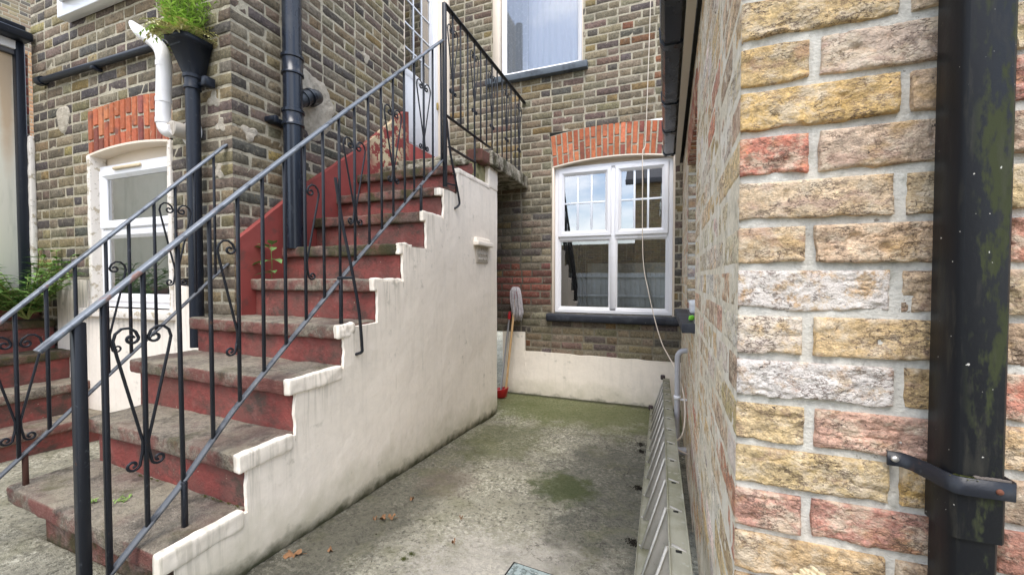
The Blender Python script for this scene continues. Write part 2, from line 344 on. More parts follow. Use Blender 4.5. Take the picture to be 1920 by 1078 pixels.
M['black']=mat('black_gloss_metal_paint',(.011,.013,.018),.38,spec=.35,
  layers=[dict(col=(.10,.11,.12),scale=45,lo=.62,hi=.72,amt=.5,rough=.6),dict(col=(.09,.045,.025),scale=28,lo=.63,hi=.70,amt=.7,rough=.9)],bumps=[(70,.25,4)],dist=.002)
M['rail_top']=mat('worn_steel_handrail',(.17,.19,.215),.38,spec=.6,metal=.25,
  layers=[dict(col=(.035,.04,.05),scale=18,lo=.54,hi=.64,vec=(1,1,1),amt=.8),dict(col=(.30,.14,.09),scale=15,lo=.63,hi=.69,amt=.7,rough=.9),dict(col=(.35,.37,.38),scale=30,lo=.58,hi=.7,amt=.5)],bumps=[(60,.3,4)],dist=.002)
M['rail_bot']=mat('worn_grey_bottom_rail',(.10,.108,.118),.5,spec=.5,
  layers=[dict(col=(.02,.023,.03),scale=14,lo=.50,hi=.62,amt=.85),dict(col=(.22,.20,.17),scale=30,lo=.6,hi=.72,amt=.5)],bumps=[(60,.3,4)],dist=.002)
M['pipe']=mat('black_glossy_plastic_pipe',(.009,.013,.022),.24,spec=.45,layers=[dict(col=(.06,.07,.075),scale=6,lo=.52,hi=.7,vec=(1,1,.3),amt=.5,rough=.55)],bumps=[(8,.06,3)],dist=.003)
M['downpipe']=mat('black_downpipe_with_algae',(.007,.008,.010),.44,spec=.22,
  layers=[dict(col=(.048,.056,.022),scale=34,lo=.50,hi=.58,vec=(1.5,1.5,.45),amt=.75,det=8,rgh=.65,rough=.85,blob=((.405,.70,.05),(.030,.2,.85),.8),only=False),
          dict(col=(.05,.047,.035),scale=60,lo=.55,hi=.7,vec=(1,1,.15),amt=.5,rough=.6,seed=3),
          dict(col=(.55,.53,.48),scale=120,lo=.735,hi=.75,amt=.9,seed=5,det=2)],bumps=[(140,.12,4)],dist=.002)
M['cast']=mat('black_cast_iron_paint',(.010,.014,.023),.42,spec=.35,layers=[dict(col=(.08,.085,.09),scale=30,lo=.62,hi=.75,amt=.5)],bumps=[(60,.3,4)],dist=.002)
M['sill_black']=mat('black_painted_sill',(.018,.021,.030),.5,spec=.4,layers=[dict(col=(.12,.13,.15),scale=8,lo=.52,hi=.7,amt=.35),dict(col=(.30,.27,.23),scale=50,lo=.66,hi=.7,amt=.6)],bumps=[(30,.35,5)],dist=.005)
M['sill_grey']=mat('grey_painted_sill',(.10,.12,.14),.55,layers=[dict(col=(.03,.035,.045),scale=12,lo=.5,hi=.65,amt=.6)],bumps=[(30,.3,5)],dist=.004)
M['white_pipe']=mat('white_plastic_flue',(.78,.76,.74),.35,spec=.5,layers=[dict(col=(.5,.46,.42),scale=9,lo=.56,hi=.75,amt=.3)])
M['grey_pipe']=mat('grey_plastic_pipe',(.42,.42,.44),.4,layers=[dict(col=(.25,.24,.22),scale=14,lo=.55,hi=.7,amt=.4)])
M['cable']=mat('white_cable',(.66,.58,.48),.5)
M['alu']=mat('weathered_aluminium',(.52,.50,.45),.6,metal=.05,spec=.5,var=[(14,.12,(1,.3,1))],
  layers=[dict(col=(.62,.60,.55),scale=20,lo=.55,hi=.7,amt=.4),dict(col=(.15,.13,.10),scale=38,lo=.66,hi=.72,amt=.7)],bumps=[(90,.2,4)],dist=.002)
M['alu_moss']=mat('algae_stained_aluminium',(.32,.31,.24),.7,metal=.1,var=[(14,.15,(1,.3,1))],
  layers=[dict(col=(.14,.14,.06),scale=7,lo=.44,hi=.62,amt=.5),dict(col=(.45,.44,.38),scale=30,lo=.6,hi=.68,amt=.6)],bumps=[(60,.35,5)],dist=.003)
M['rubber']=mat('grey_rubber',(.06,.045,.045),.8)
M['mop']=mat('grey_cotton_strands',(.46,.43,.44),.95,var=[(60,.25,(1,1,1))])
M['wood']=mat('pale_wooden_handle',(.55,.36,.18),.55,var=[(20,.12,(8,8,.5))])
M['steel']=mat('polished_steel_tube',(.45,.46,.50),.28,metal=.7)
M['red_plastic']=mat('red_plastic',(.42,.018,.022),.35,spec=.5)
M['white_plastic']=mat('white_plastic_sheet',(.75,.75,.74),.5)
M['green_plastic']=mat('lime_green_plastic',(.22,.62,.05),.45)
M['splinter']=mat('splintered_pale_timber',(.72,.60,.38),.85,var=[(30,.12,(6,6,.6))],layers=[dict(col=(.66,.26,.13),scale=18,lo=.5,hi=.6,vec=(3,3,.5),amt=.4)],bumps=[(60,.6,5,(4,4,.5))],dist=.004)
M['galv']=mat('galvanised_steel_cover',(.42,.50,.49),.5,metal=.3,layers=[dict(col=(.10,.13,.12),scale=38,lo=.5,hi=.58,amt=.8,det=6),dict(col=(.75,.78,.74),scale=60,lo=.6,hi=.66,amt=.7)],bumps=[(40,.5,4)],dist=.003)
M['dark']=mat('black_gap',(.02,.02,.018),.9)
M['leaf']=mat('green_leaf',(0,0,0),.55,attr=True,spec=.4,var=[(20,.15,(1,1,1))])
M['stem']=mat('plant_stem',(.17,.20,.06),.8)
M['moss']=mat('moss_cushion',(.085,.10,.022),1,var=[(90,.4,(1,1,1))],layers=[dict(col=(.16,.13,.03),scale=50,lo=.5,hi=.6,amt=.6)],bumps=[(220,1,4)],dist=.01)
M['dryleaf']=mat('dry_brown_leaf',(.22,.115,.055),.8,var=[(60,.3,(1,1,1))])
M['render']=mat('rough_cement_patch',(.45,.40,.32),.95,var=[(25,.2,(1,1,1))],layers=[dict(col=(.26,.23,.18),scale=18,lo=.5,hi=.65,amt=.6)],bumps=[(18,.9,6),(90,.7,5)],dist=.012)
M['panel']=mat('cream_board_with_rust_streak',(.88,.84,.70),.6,layers=[dict(col=(.55,.30,.10),scale=5,blob=((-4.6,1.5,1.65),(9,.05,.85),.6),amt=.6),dict(col=(.45,.45,.34),scale=9,lo=.5,hi=.7,vec=(2,2,.2),amt=.4)])
M['far_brick']=mat('distant_yellow_brick',(0,0,0),.95,attr=True)
M['roof']=mat('grey_slate_roof',(.12,.12,.13),.7,var=[(12,.2,(1,1,1))],bumps=[(14,.5,3)])
M['room']=mat('dim_room_wall',(.055,.06,.055),.9)  # wall colour kept near black to stand in for an unlit interior
M['curtain']=mat('black_curtain',(.012,.012,.014),.85,bumps=[(30,.5,3,(3,3,.3))])
M['net']=mat('white_net_curtain',(.84,.86,.90),.9)
M['net_grey']=mat('grey_lace_curtain',(.62,.64,.66),.9,layers=[dict(col=(.82,.83,.84),scale=38,lo=.55,hi=.6,amt=.55)])
M['sheet']=mat('rumpled_grey_dust_sheet',(.36,.37,.36),.6,bumps=[(9,.8,4,(1,1,.5),'n',.05)])
M['fence']=mat('pale_grey_painted_fence',(.42,.43,.42),.7,var=[(6,.12,(1,1,1))])
M['door_white']=mat('white_door_paint',(.82,.83,.86),.35,spec=.5)
M['glass_low']=glass('window_glass_reflective',(.75,.78,.75),.26,wob=.02)
M['glass_top']=glass('window_glass_sky_reflecting',(.8,.85,.9),.36,wob=.015)
M['glass_up']=glass('upper_window_glass',(.97,.98,1.0),.16,wob=.015)
M['glass_left']=glass('left_window_glass',(.7,.75,.73),.42,wob=.03)
M['lead']=mat('white_glazing_bar',(.78,.82,.88),.35)

# ---------------------------------------------------------------- plane helper & brickwork
class Plane:
    def __init__(s,O,U,N): s.O=Vector(O);s.U=Vector(U).normalized();s.N=Vector(N).normalized()
    def P(s,u,z,d=0): return s.O+s.U*u+Vector((0,0,z))+s.N*d
    def xf(s): return lambda u,d,z: tuple(s.P(u,z,d))
    def arr(s,u,z,d):
        O,U,N=np.array(s.O),np.array(s.U),np.array(s.N)
        return O+u[...,None]*U+d[...,None]*N+z[...,None]*np.array([0,0,1.])
def sub(iv,holes):
    out=[iv]
    for a,b in holes:
        n=[]
        for x,y in out:
            if b<=x or a>=y: n.append((x,y)); continue
            if a>x: n.append((x,a))
            if b<y: n.append((b,y))
        out=n
    return out
def pick(pal,r):
    t=sum(w for w,_ in pal); v=r.random()*t
    for w,c in pal:
        v-=w
        if v<=0: break
    k=.82+.36*r.random(); j=[(r.random()-.5)*.14 for _ in range(3)]
    return tuple(max(.004,c[i]*k*(1+j[i])) for i in range(3))
DARK=[(5,(.175,.145,.102)),(5,(.20,.168,.115)),(3,(.105,.090,.078)),(3,(.19,.155,.10)),(1.5,(.15,.105,.082)),(2,(.21,.175,.12)),(.8,(.225,.165,.075)),(.35,(.20,.095,.05))]
DARKW=[(5,(.148,.119,.088)),(5,(.178,.144,.098)),(4,(.085,.074,.066)),(4,(.200,.157,.090)),(1.5,(.145,.108,.082)),(2,(.225,.188,.12)),(.8,(.235,.175,.075))]
def pal_back(u,z,r):
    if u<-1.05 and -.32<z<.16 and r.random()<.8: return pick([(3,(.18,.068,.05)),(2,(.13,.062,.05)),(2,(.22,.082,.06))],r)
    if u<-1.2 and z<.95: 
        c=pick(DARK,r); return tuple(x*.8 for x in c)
    return pick(DARK,r)
def pal_dark(u,z,r): return pick(DARKW,r)
NEARP=[(5,(.55,.385,.20)),(4,(.44,.33,.20)),(3,(.52,.42,.26)),(2,(.43,.28,.20)),(1.6,(.48,.22,.15)),(1,(.52,.17,.10)),(2,(.54,.42,.33))]
def brickwork(name,pl,u0,u1,z0,z1,palf,bmat,mmat,parent,holes=lambda z:[],res=.05,amp=.002,sc=40,joint=.012,depth=.006,first=0,zph=0.,seed=1,course=.075,sw=.2155,hw=.1025,edge=.003,ej=.003,mres=.12,override=None,alphaf=None,mname='mortar_joints',md=.6,dirn=1,hj=None,corner=False,fiss=0):
    hj=joint if hj is None else hj
    r=random.Random(seed); mb=MB(); mo=MB(); pend=[]; mpend=[]
    j0=math.floor((z0-zph)/course); j1=math.ceil((z1-zph)/course)
    for j in range(j0,j1):
        za=max(z0,zph+j*course); zb=min(z1,zph+(j+1)*course)
        if zb-za<.012: continue
        zc=(za+zb)/2; hs=holes(zc)
        # mortar strip
        for a,b in sub((u0,u1),hs):
            n=max(1,int((b-a)/mres)); k=max(1,int((zb-za)/mres))
            uu,zz=np.meshgrid(np.linspace(a,b,n+1),np.linspace(za,zb,k+1),indexing='ij')
            mo.grid(pl.arr(uu,zz,np.full_like(uu,-depth*md)),flip=(dirn<0))
        u=u0; kind=(j+first)%2; bi=0
        while u<u1:
            w=(hw if kind==0 else sw)+(r.random()-.5)*.008
            rr=random.Random(seed*7919+j*131+bi)
            col=palf(u+w/2,zc,rr); al=alphaf(j-j0,bi,rr) if alphaf else 0
            if override and (j,bi) in override: col,al=override[(j,bi)]
            zlo=za+joint/2+(rr.random()-.5)*.003; zhi=zb-joint/2+(rr.random()-.5)*.003
            for a,b in sub((u,min(u+w,u1)),hs):
                if b-a<.018 or zhi-zlo<.012: continue
                n=max(2,int((b-a)/res)); k=max(2,int((zhi-zlo)/res))
                su=np.concatenate([[a,a+edge*.4],np.linspace(a+edge*1.6,b-edge*1.6,n),[b-edge*.4,b]])
                sz=np.concatenate([[zlo,zlo+edge*.4],np.linspace(zlo+edge*1.6,zhi-edge*1.6,k),[zhi-edge*.4,zhi]])
                uu,zz=np.meshgrid(su,sz,indexing='ij')
                dep=np.zeros_like(uu); 
                dep[0,:]=dep[-1,:]=-depth;dep[:,0]=dep[:,-1]=-depth
                ring=np.zeros_like(uu,bool); ring[1,1:-1]=ring[-2,1:-1]=True;ring[1:-1,1]=ring[1:-1,-2]=True
                dep[ring]=-edge*.75
                if corner and a<=u0+1e-6: dep[0,1:-1]=-edge*.7; dep[1,2:-2]=-edge*.2
                inn=np.ones_like(uu); inn[0,:]=inn[-1,:]=0;inn[:,0]=inn[:,-1]=0
                if corner and a<=u0+1e-6: inn[0,1:-1]=0; inn[1]*=.2; inn[2]*=.6
                dep=dep+inn*((rr.random()-.5)*amp*1.5+(uu-(a+b)/2)*(rr.random()-.5)*.014)
                eu=np.clip(1-np.minimum(uu-a,b-uu)/.02,0,1)*np.sign((a+b)/2-uu)*(0 if (corner and a<=u0+1e-6) else 1); ez=np.clip(1-np.minimum(zz-zlo,zhi-zlo)/.02,0,1)
                pend.append((uu.ravel(),zz.ravel(),dep.ravel(),inn.ravel(),eu.ravel(),ez.ravel(),uu.shape,(*col,al)))
            u+=w+hj; kind^=1; bi+=1
    U_,Z_,D_,I_,EU,EZ=[np.concatenate([q[k] for q in pend]) for k in range(6)]
    q=pl.arr(U_,Z_,np.zeros_like(U_))+seed*3.1
    D_=D_+I_*fbm(q,sc,seed,4)*amp*2
    if fiss:
        q2=q*np.array([1,1,2.4]); rn=np.abs(fbm(q2,17,seed+31,4)); gt=np.clip(fbm(q,7,seed+33,2)*4+.6,0,1)
        D_=D_-I_*fiss*np.clip(1-rn/.07,0,1)*gt
        st=fbm(q2,11,seed+35,3); D_=D_+I_*fiss*(.50*np.tanh(st*14)+.65)         # split, stepped surface
        pt_=fbm(q,55,seed+37,1); D_=D_-I_*fiss*1.2*np.clip((pt_-.55)/.15,0,1)
    U_=U_+(fbm(q,sc*.8,seed+3)*.8+.2)*ej*EU; Z_=Z_+fbm(q,sc*.8,seed+4)*ej*EZ
    PP=pl.arr(U_,Z_,D_); o_=0
    for t in pend:
        k=len(t[0]); mb.grid(PP[o_:o_+k].reshape(*t[6],3),t[7],flip=(dirn<0)); o_+=k
    b=mb.build(name,bmat,parent,smooth=True,auto=50); m=mo.build(mname,mmat,parent,smooth=False)
    return b,m
def arch_bricks(name,pl,u0,u1,zs,rise,h,n,parent,seed=3,flare=.09,mmat=None,d0=-.01,d1=.004):
    """flat-cambered arch of upright red bricks between u0..u1, springing zs, camber rise, height h"""
    r=random.Random(seed); mb=MB(); mo=MB(); uc=(u0+u1)/2; W=(u1-u0)/2
    def pt(s,t):  # s -1..1, t 0..1
        u=uc+s*W*(1+flare*t*.8); z=zs+rise*(1-s*s)+t*h*(1-.0*s*s); return u,z
    N=24; uu=np.zeros((N+1,2));zz=np.zeros((N+1,2))
    for i in range(N+1):
        for k,t in enumerate((-.01,1.01)): uu[i,k],zz[i,k]=pt(-1+2*i/N,t)
    mo.grid(pl.arr(uu,zz,np.full_like(uu,-.004)))
    for i in range(n):
        g=.085; a=-1+2*(i+g)/n; b=-1+2*(i+1-g)/n
        sp=r.choice([.34,.5,.66]) ; sp=[.33,.62][i%2]+(r.random()-.5)*.06
        for t0,t1 in((0,sp-.02),(sp+.02,1)):
            col=pick([(5,(.44,.135,.065)),(3,(.38,.115,.06)),(1.5,(.25,.085,.06)),(1.5,(.52,.18,.09))],r)
            S=np.array([a,a+.01,(a+b)/2,b-.01,b]); T=np.array([t0,t0+.015,(t0+t1)/2,t1-.015,t1])
            uu=np.zeros((5,5));zz=np.zeros((5,5));dd=np.full((5,5),d1)
            for x in range(5):
                for y in range(5): uu[x,y],zz[x,y]=pt(S[x],T[y])
            dd[0,:]=dd[-1,:]=d0;dd[:,0]=dd[:,-1]=d0
            P=pl.arr(uu,zz,dd); P=P+(fbm(P,35,5)*.0025)[...,None]*np.array(pl.N)
            jit=(fbm(P,18,9)*.0025)[...,None]*np.array(pl.U); mb.grid(P+jit,(*col,0))
    o=mb.build(name,M['red_brick'],parent,smooth=True,auto=40); m=mo.build('arch_mortar',mmat or M['mortar'],parent)
    return o
def ring(mb,pl,u0,u1,z0,z1,w,d0,d1,ch=.012,m=0,w2=None):
    """mitred frame: outer rectangle u0..u1,z0..z1, member width w"""
    prof=[(0,d0),(0,d1-ch*.3),(ch*.3,d1),(w-ch*1.6,d1),(w,d1-ch*1.4),(w,d0)]
    loops=[]
    for ins,d in prof:
        loops.append([pl.P(u0+ins,z0+ins,d),pl.P(u1-ins,z0+ins,d),pl.P(u1-ins,z1-ins,d),pl.P(u0+ins,z1-ins,d)])
    for A,B in zip(loops,loops[1:]):
        for i in range(4):
            k=(i+1)%4; mb.quad(A[i],A[k],B[k],B[i],m=m)
def pbox(mb,pl,u0,u1,z0,z1,d0,d1,bev=.002,m=0): mb.box(u0,u1,d0,d1,z0,z1,bev=bev,xf=pl.xf(),m=m)
def patch(mb,pl,uc,zc,rfun,th,seed=0,res=.012,amp=.004):
    n=48;k=7; G=np.zeros((n,k,3))
    for i in range(n):
        a=2*math.pi*i/n; rr=rfun(a)
        for j in range(k):
            t=j/(k-1); q=rr*t; d=th*(1-max(0,(t-.8)/.2)**2)
            p=pl.P(uc+q*math.cos(a),zc+q*math.sin(a),0); nz=float(vn(np.array(p)[None],35,seed)[0])
            G[i,j]=np.array(p)+np.array(pl.N)*(d+nz*amp*(t<.97)-(.012 if t>.99 else 0))
    mb.grid(G,closeu=True,flip=True)
# ================================================================ GROUND
def floor_z(y): return -1.011-.073*np.clip(y,0,3.2)
def ground():
    xs=np.concatenate([np.linspace(-14,-5,10),np.linspace(-4.8,-1.6,65),np.linspace(-1.55,.3,150),np.linspace(.4,9,12)])
    ys=np.concatenate([np.linspace(-22,.3,24),np.linspace(.35,4.15,230),np.linspace(4.4,9,5)])
    X,Y=np.meshgrid(xs,ys,indexing='ij'); Z=floor_z(Y)
    P=np.stack([X,Y,Z],-1); P[...,2]+=fbm(P,3,1)*.006+fbm(P,40,2)*.0022
    # worn edge of an older screed strip beside the staircase wall
    e=-1.19+.03*fbm(P,3,8)+.05*(Y-1.5)*0; P[...,2]+=np.where((X<e)&(X>-1.6)&(Y>1.0)&(Y<3.0),.012,0)
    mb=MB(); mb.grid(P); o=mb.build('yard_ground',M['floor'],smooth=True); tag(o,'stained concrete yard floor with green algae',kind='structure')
ground()

# ================================================================ MAIN HOUSE BACK WALL
HB=thing('rear_house_wall','dark brick house wall with two white windows and a red arch','wall',(-1,4.05,-1.24))
PB=Plane((0,4.05,0),(1,0,0),(0,-1,0))
WL,WR,WS,WSP,WRI=-1.062,.118,-.36,1.145,.055     # lower window opening
def holes_back(z):
    h=[]
    if WS<z<1.50:
        if z<WSP+.02: h.append((WL,WR))
        else: h.append((WL-.035*((z-WSP)/.33),WR+.035*((z-WSP)/.33)))
    if 2.16<z: h.append((-1.735,-.757))
    if z<-.795: h.append((-1.36,.3))
    if z<-.58: h.append((-2.4,-1.36))
    return h
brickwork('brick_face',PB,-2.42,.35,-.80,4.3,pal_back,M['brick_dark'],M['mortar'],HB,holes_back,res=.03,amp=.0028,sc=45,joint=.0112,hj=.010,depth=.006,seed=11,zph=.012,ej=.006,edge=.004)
arch_bricks('window_arch',PB,WL,WR,WSP+.012,WRI,.315,21,HB,seed=4,flare=.06)
# painted band of render at the foot of the wall
def grid_panel(name,pl,us,zf0,zf1,th,matl,parent,nz=24,amp=.003,top=True,holes=None):
    """render coat over columns us, from zf0(u) to zf1(u)"""
    mb=MB(); us=np.asarray(us); z0=np.array([zf0(u) for u in us]); z1=np.array([zf1(u) for u in us])
    t=np.linspace(0,1,nz)
    uu=np.repeat(us[:,None],nz,1); zz=z0[:,None]+(z1-z0)[:,None]*t[None]
    P=pl.arr(uu,zz,np.full_like(uu,th)); N=np.array(pl.N)
    P=P+(fbm(P,3.2,3)*amp*1.6+fbm(P,16,4)*amp*.6)[...,None]*N
    mb.grid(P)
    for e in (P[0],P[-1],P[:,-1]):
        b=e-N*(th+.01); mb.grid(np.stack([e,b],1))
    return mb.build(name,matl,parent,smooth=True,auto=40)
def zt(u):
    w=float(vn(np.array([[u,0,0]]),9,1)[0])*.006
    return (-.583+w) if u<-1.362 else (-.786-.012*(u+1.36)/1.5+w)
us=np.sort(np.concatenate([np.linspace(-1.62,-1.364,14),np.linspace(-1.360,.30,60)]))
grid_panel('painted_render_band',PB,us,lambda u:-1.30,zt,.014,M['cream'],HB)
# window sills
def sill(name,pl,u0,u1,z0,z1,d,m,parent,round_=False,seed=0):
    mb=MB()
    rough_box(mb,u0,u1,-.02,d,z0,z1,res=.03,amp=.003,rad=.022 if round_ else .006,sc=12,seed=seed,warp=lambda Q:np.stack([pl.O[0]+Q[...,0]*pl.U[0]+Q[...,1]*pl.N[0],pl.O[1]+Q[...,0]*pl.U[1]+Q[...,1]*pl.N[1],Q[...,2]],-1))
    return mb.build(name,m,parent,smooth=True,auto=50)
sill('window_sill',PB,-1.125,.175,-.452,-.366,.055,M['sill_black'],HB,True)
sill('upper_window_sill',PB,-1.81,-.70,2.098,2.165,.06,M['sill_grey'],HB,False,3)
# painted reveal lining round the lower window
mb=MB(); D=.09
for u,s in((WL,1),(WR,-1)):
    pbox(mb,PB,u-.006*s,u+.012*s,WS-.01,WSP+.01,-D,.004,bev=.001)
N=20
for i in range(N):
    a=-1+2*i/N;b=-1+2*(i+1)/N; uc=(WL+WR)/2;W=(WR-WL)/2
    za,zb=[WSP+WRI*(1-q*q) for q in(a,b)]
    A=[PB.P(uc+a*W,za,.006),PB.P(uc+b*W,zb,.006),PB.P(uc+b*W,zb,-D),PB.P(uc+a*W,za,-D)]
    mb.quad(*A); B=[PB.P(uc+a*W,za+.013,.006),PB.P(uc+b*W,zb+.013,.006)]
    mb.quad(A[0],A[1],B[1],B[0]); mb.quad(A[3],A[2],PB.P(uc+b*W,1.10,-D),PB.P(uc+a*W,1.10,-D))
mb.build('reveal_lining',M['trim'],HB)
# lower window
W1=thing('lower_rear_window','white four-pane window with glazing bars above the black sill','window',(-.45,4.12,-.36))
PF=Plane((0,4.12,0),(1,0,0),(0,-1,0))
fx0,fx1,fz0,fz1,ux,tz=WL+.012,WR-.012,-.362,1.155,-.452,.418
mb=MB(); ring(mb,PF,fx0,fx1,fz0,fz1,.052,-.02,.018); pbox(mb,PF,ux-.030,ux+.030,fz0+.05,fz1-.05,-.02,.017,.006); pbox(mb,PF,fx0+.05,fx1-.05,tz-.028,tz+.024,-.02,.0165,.006)
for s in(-1,1): pbox(mb,PF,ux+s*.30-.23 if 0 else ux-.030,ux+.030,fz0+.02,fz0+.05,-.0,.016,.004)
mb.build('frame',M['upvc'],W1)
for i,(a,b) in enumerate(((fx0+.040,ux-.018),(ux+.018,fx1-.040))):
    mb=MB(); ring(mb,PF,a,b,tz+.010,fz1-.034,.060,-.015,.034,.016); fr=mb.build('opening_casement',M['upvc'],W1)
    ga,gb,gz0,gz1=a+.057,b-.057,tz+.067,fz1-.091
    m2=MB(); m2.quad(PF.P(ga,gz0,.004),PF.P(gb,gz0,.004),PF.P(gb,gz1,.004),PF.P(ga,gz1,.004)); m2.build('pane',M['glass_top'],fr)
    m3=MB()
    for k in(1,2):
        u=ga+(gb-ga)*k/3; pbox(m3,PF,u-.010,u+.010,gz0,gz1,.005,.011,.002)
    zc=gz0+(gz1-gz0)*.50; pbox(m3,PF,ga,gb,zc-.009,zc+.009,.0055,.0105,.002); m3.build('glazing_bars',M['lead'],fr)
for a,b in((fx0+.045,ux-.026),(ux+.026,fx1-.045)):
    mb=MB(); ring(mb,PF,a,b,fz0+.045,tz-.022,.020,-.01,.012,.010); fr=mb.build('glazing_bead',M['upvc'],W1)
    m2=MB(); m2.quad(PF.P(a+.018,fz0+.063,.0),PF.P(b-.018,fz0+.063,.0),PF.P(b-.018,tz-.040,0),PF.P(a+.018,tz-.040,0)); m2.build('pane',M['glass_low'],fr)
# room behind, with curtain and dust sheet
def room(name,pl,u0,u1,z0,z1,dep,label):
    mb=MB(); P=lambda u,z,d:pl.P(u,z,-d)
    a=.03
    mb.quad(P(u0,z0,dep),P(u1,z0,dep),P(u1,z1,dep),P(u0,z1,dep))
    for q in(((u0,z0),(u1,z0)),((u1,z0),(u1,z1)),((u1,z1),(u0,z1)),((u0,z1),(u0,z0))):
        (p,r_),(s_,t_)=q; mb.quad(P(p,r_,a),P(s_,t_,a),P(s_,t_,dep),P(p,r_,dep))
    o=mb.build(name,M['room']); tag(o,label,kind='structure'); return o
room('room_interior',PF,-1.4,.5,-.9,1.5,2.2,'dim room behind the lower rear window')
def drape(name,pl,u0,u1,z0,z1,d,folds,ampl,m,label,cat,taper=0,lean=0):
    n=folds*8;k=14; G=np.zeros((n+1,k,3))
    for i in range(n+1):
        for j in range(k):
            t=j/(k-1); z=z1+(z0-z1)*t; s=i/n; wd=1-taper*math.sin(math.pi*min(1,t*1.0))
            u=u0+(u1-u0)*s*wd+lean*t
            G[i,j]=pl.P(u,z,-d+ampl*math.sin(s*folds*2*math.pi+math.sin(t*2+s*3)*.6)*(.6+.4*t))
    mb=MB(); mb.grid(G); o=mb.build(name,m,smooth=True); tag(o,label,cat); return o
drape('dark_curtain',PF,-1.0,-.86,-.34,1.12,.05,5,.012,M['curtain'],'black gathered curtain hanging at left inside lower window','curtain',0,.16)
drape('dust_sheet',PF,-.76,.10,-.45,.16,.30,4,.03,M['sheet'],'rumpled grey dust sheet seen through the lower panes','sheet')
# upper window
W2=thing('upper_rear_window','large white upper window with net curtains over a grey sill','window',(-1.25,4.12,2.16))
mb=MB()
ring(mb,PF,-1.655,-.762,2.19,3.45,.055,-.02,.02,.015); fr=mb.build('frame',M['upvc'],W2)
m2=MB(); m2.quad(PF.P(-1.60,2.245,0),PF.P(-.817,2.245,0),PF.P(-.817,3.395,0),PF.P(-1.60,3.395,0)); m2.build('pane',M['glass_up'],fr)
mb=MB(); 
for u,s in((-1.735,1),(-.757,-1)): pbox(mb,PB,u-.004*s,u+(.075 if s>0 else .006)*s,2.165,3.5,-.09,.004,.001)
pbox(mb,PB,-1.73,-.76,3.45,3.55,-.09,.003,.001); mb.build('reveal_lining',M['trim'],W2)
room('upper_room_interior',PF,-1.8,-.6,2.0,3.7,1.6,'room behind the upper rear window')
drape('net_curtain',PF,-1.40,-.80,2.2,3.42,.05,9,.010,M['net'],'white net curtain across the upper window','curtain')
drape('lace_curtain',PF,-1.62,-1.36,2.2,3.42,.035,3,.012,M['net_grey'],'grey lace curtain gathered at left of the upper window','curtain')

# ================================================================ LEFT WING (front + side wall)
LW=thing('left_wing_wall','dark brick side wing rising beside the red steps','wall',(-2.35,1.61,-1.1))
CX,CY=-2.350,1.612
PW=Plane((CX,0,0),(0,1,0),(1,0,0))            # side wall, u=y
def holes_side(z): return [(3.30,4.06)] if 1.28<z<3.6 else []
brickwork('side_brick_face',PW,CY+.002,4.06,-.75,4.3,pal_dark,M['brick_dark'],M['mortar'],LW,holes_side,res=.03,amp=.003,sc=40,joint=.0120,hj=.0112,seed=21,corner=True,zph=.0,first=1,ej=.006,edge=.004,mname='side_mortar')
PL_=Plane((0,CY,0),(1,0,0),(0,-1,0))          # front wall, u=x
LA,LB,LSP=-3.83,-2.925,.862
PLr=Plane((CX,CY,0),(-1,0,0),(0,-1,0))        # same wall, u measured left from the corner
def holes_front(z):
    h=[]
    if -.25<z<1.19: h.append((CX-LB if z<LSP else CX-LB-.03,CX-LA if z<LSP else CX-LA+.01))
    if z<-.02: h.append((CX+4.26-1e-3 if False else .29,1.92)) if z>=-.25 or True else None
    return h
brickwork('front_brick_face',PLr,0,2.24,-1.1,4.0,pal_dark,M['brick_dark'],M['mortar'],LW,holes_front,res=.03,amp=.003,sc=40,joint=.0120,hj=.0112,seed=22,corner=True,zph=.0,first=0,ej=.006,edge=.004,dirn=-1,mname='front_mortar')
arch_bricks('window_arch',PL_,LA,LB,LSP+.005,.03,.31,14,LW,seed=8,flare=.0)
def zw(u):
    w=float(vn(np.array([[u,0,0]]),9,2)[0])*.006
    return (-.012+w) if (u<LA-.03) else ((-.262+w) if u<LB+.05 else (-.05+w))
us=np.sort(np.concatenate([np.linspace(-4.27,LA-.032,14),np.linspace(LA-.028,LB+.048,40),np.linspace(LB+.052,-2.64,12)]))
grid_panel('painted_render',PL_,us,lambda u:-1.2,zw,.016,M['cream'],LW)
mb=MB(); patch(mb,PL_,-4.15,1.18,lambda a:.085*(1+.15*math.sin(3*a)+.3*abs(math.sin(a))),.008,3); mb.build('cement_patch',M['render'],LW,smooth=True)
mb=MB(); patch(mb,PW,2.22,1.24,lambda a:.17*(1+.12*math.sin(3*a+1)+.07*math.sin(7*a)+.04*math.sin(17*a)+.45*math.sin(a)**2),.014,4,amp=.008); mb.build('cement_patch',M['render'],LW,smooth=True)
for (y,z,r_) in((2.75,1.86,.045),(1.72,.88,.05)):
    mb=MB(); patch(mb,PW,y,z,lambda a:r_*(1+.3*math.sin(3*a)),.006,6); mb.build('cement_patch',M['render'],LW,smooth=True)
mb=MB(); 
for (x,z,r_) in((-2.47,.63,.045),(-2.44,.90,.04),(-2.50,1.06,.05)): patch(mb,PL_,x,z,lambda a:r_*(1+.35*math.sin(3*a+x)),.005,6)
mb.build('cement_patch',M['render'],LW,smooth=True)
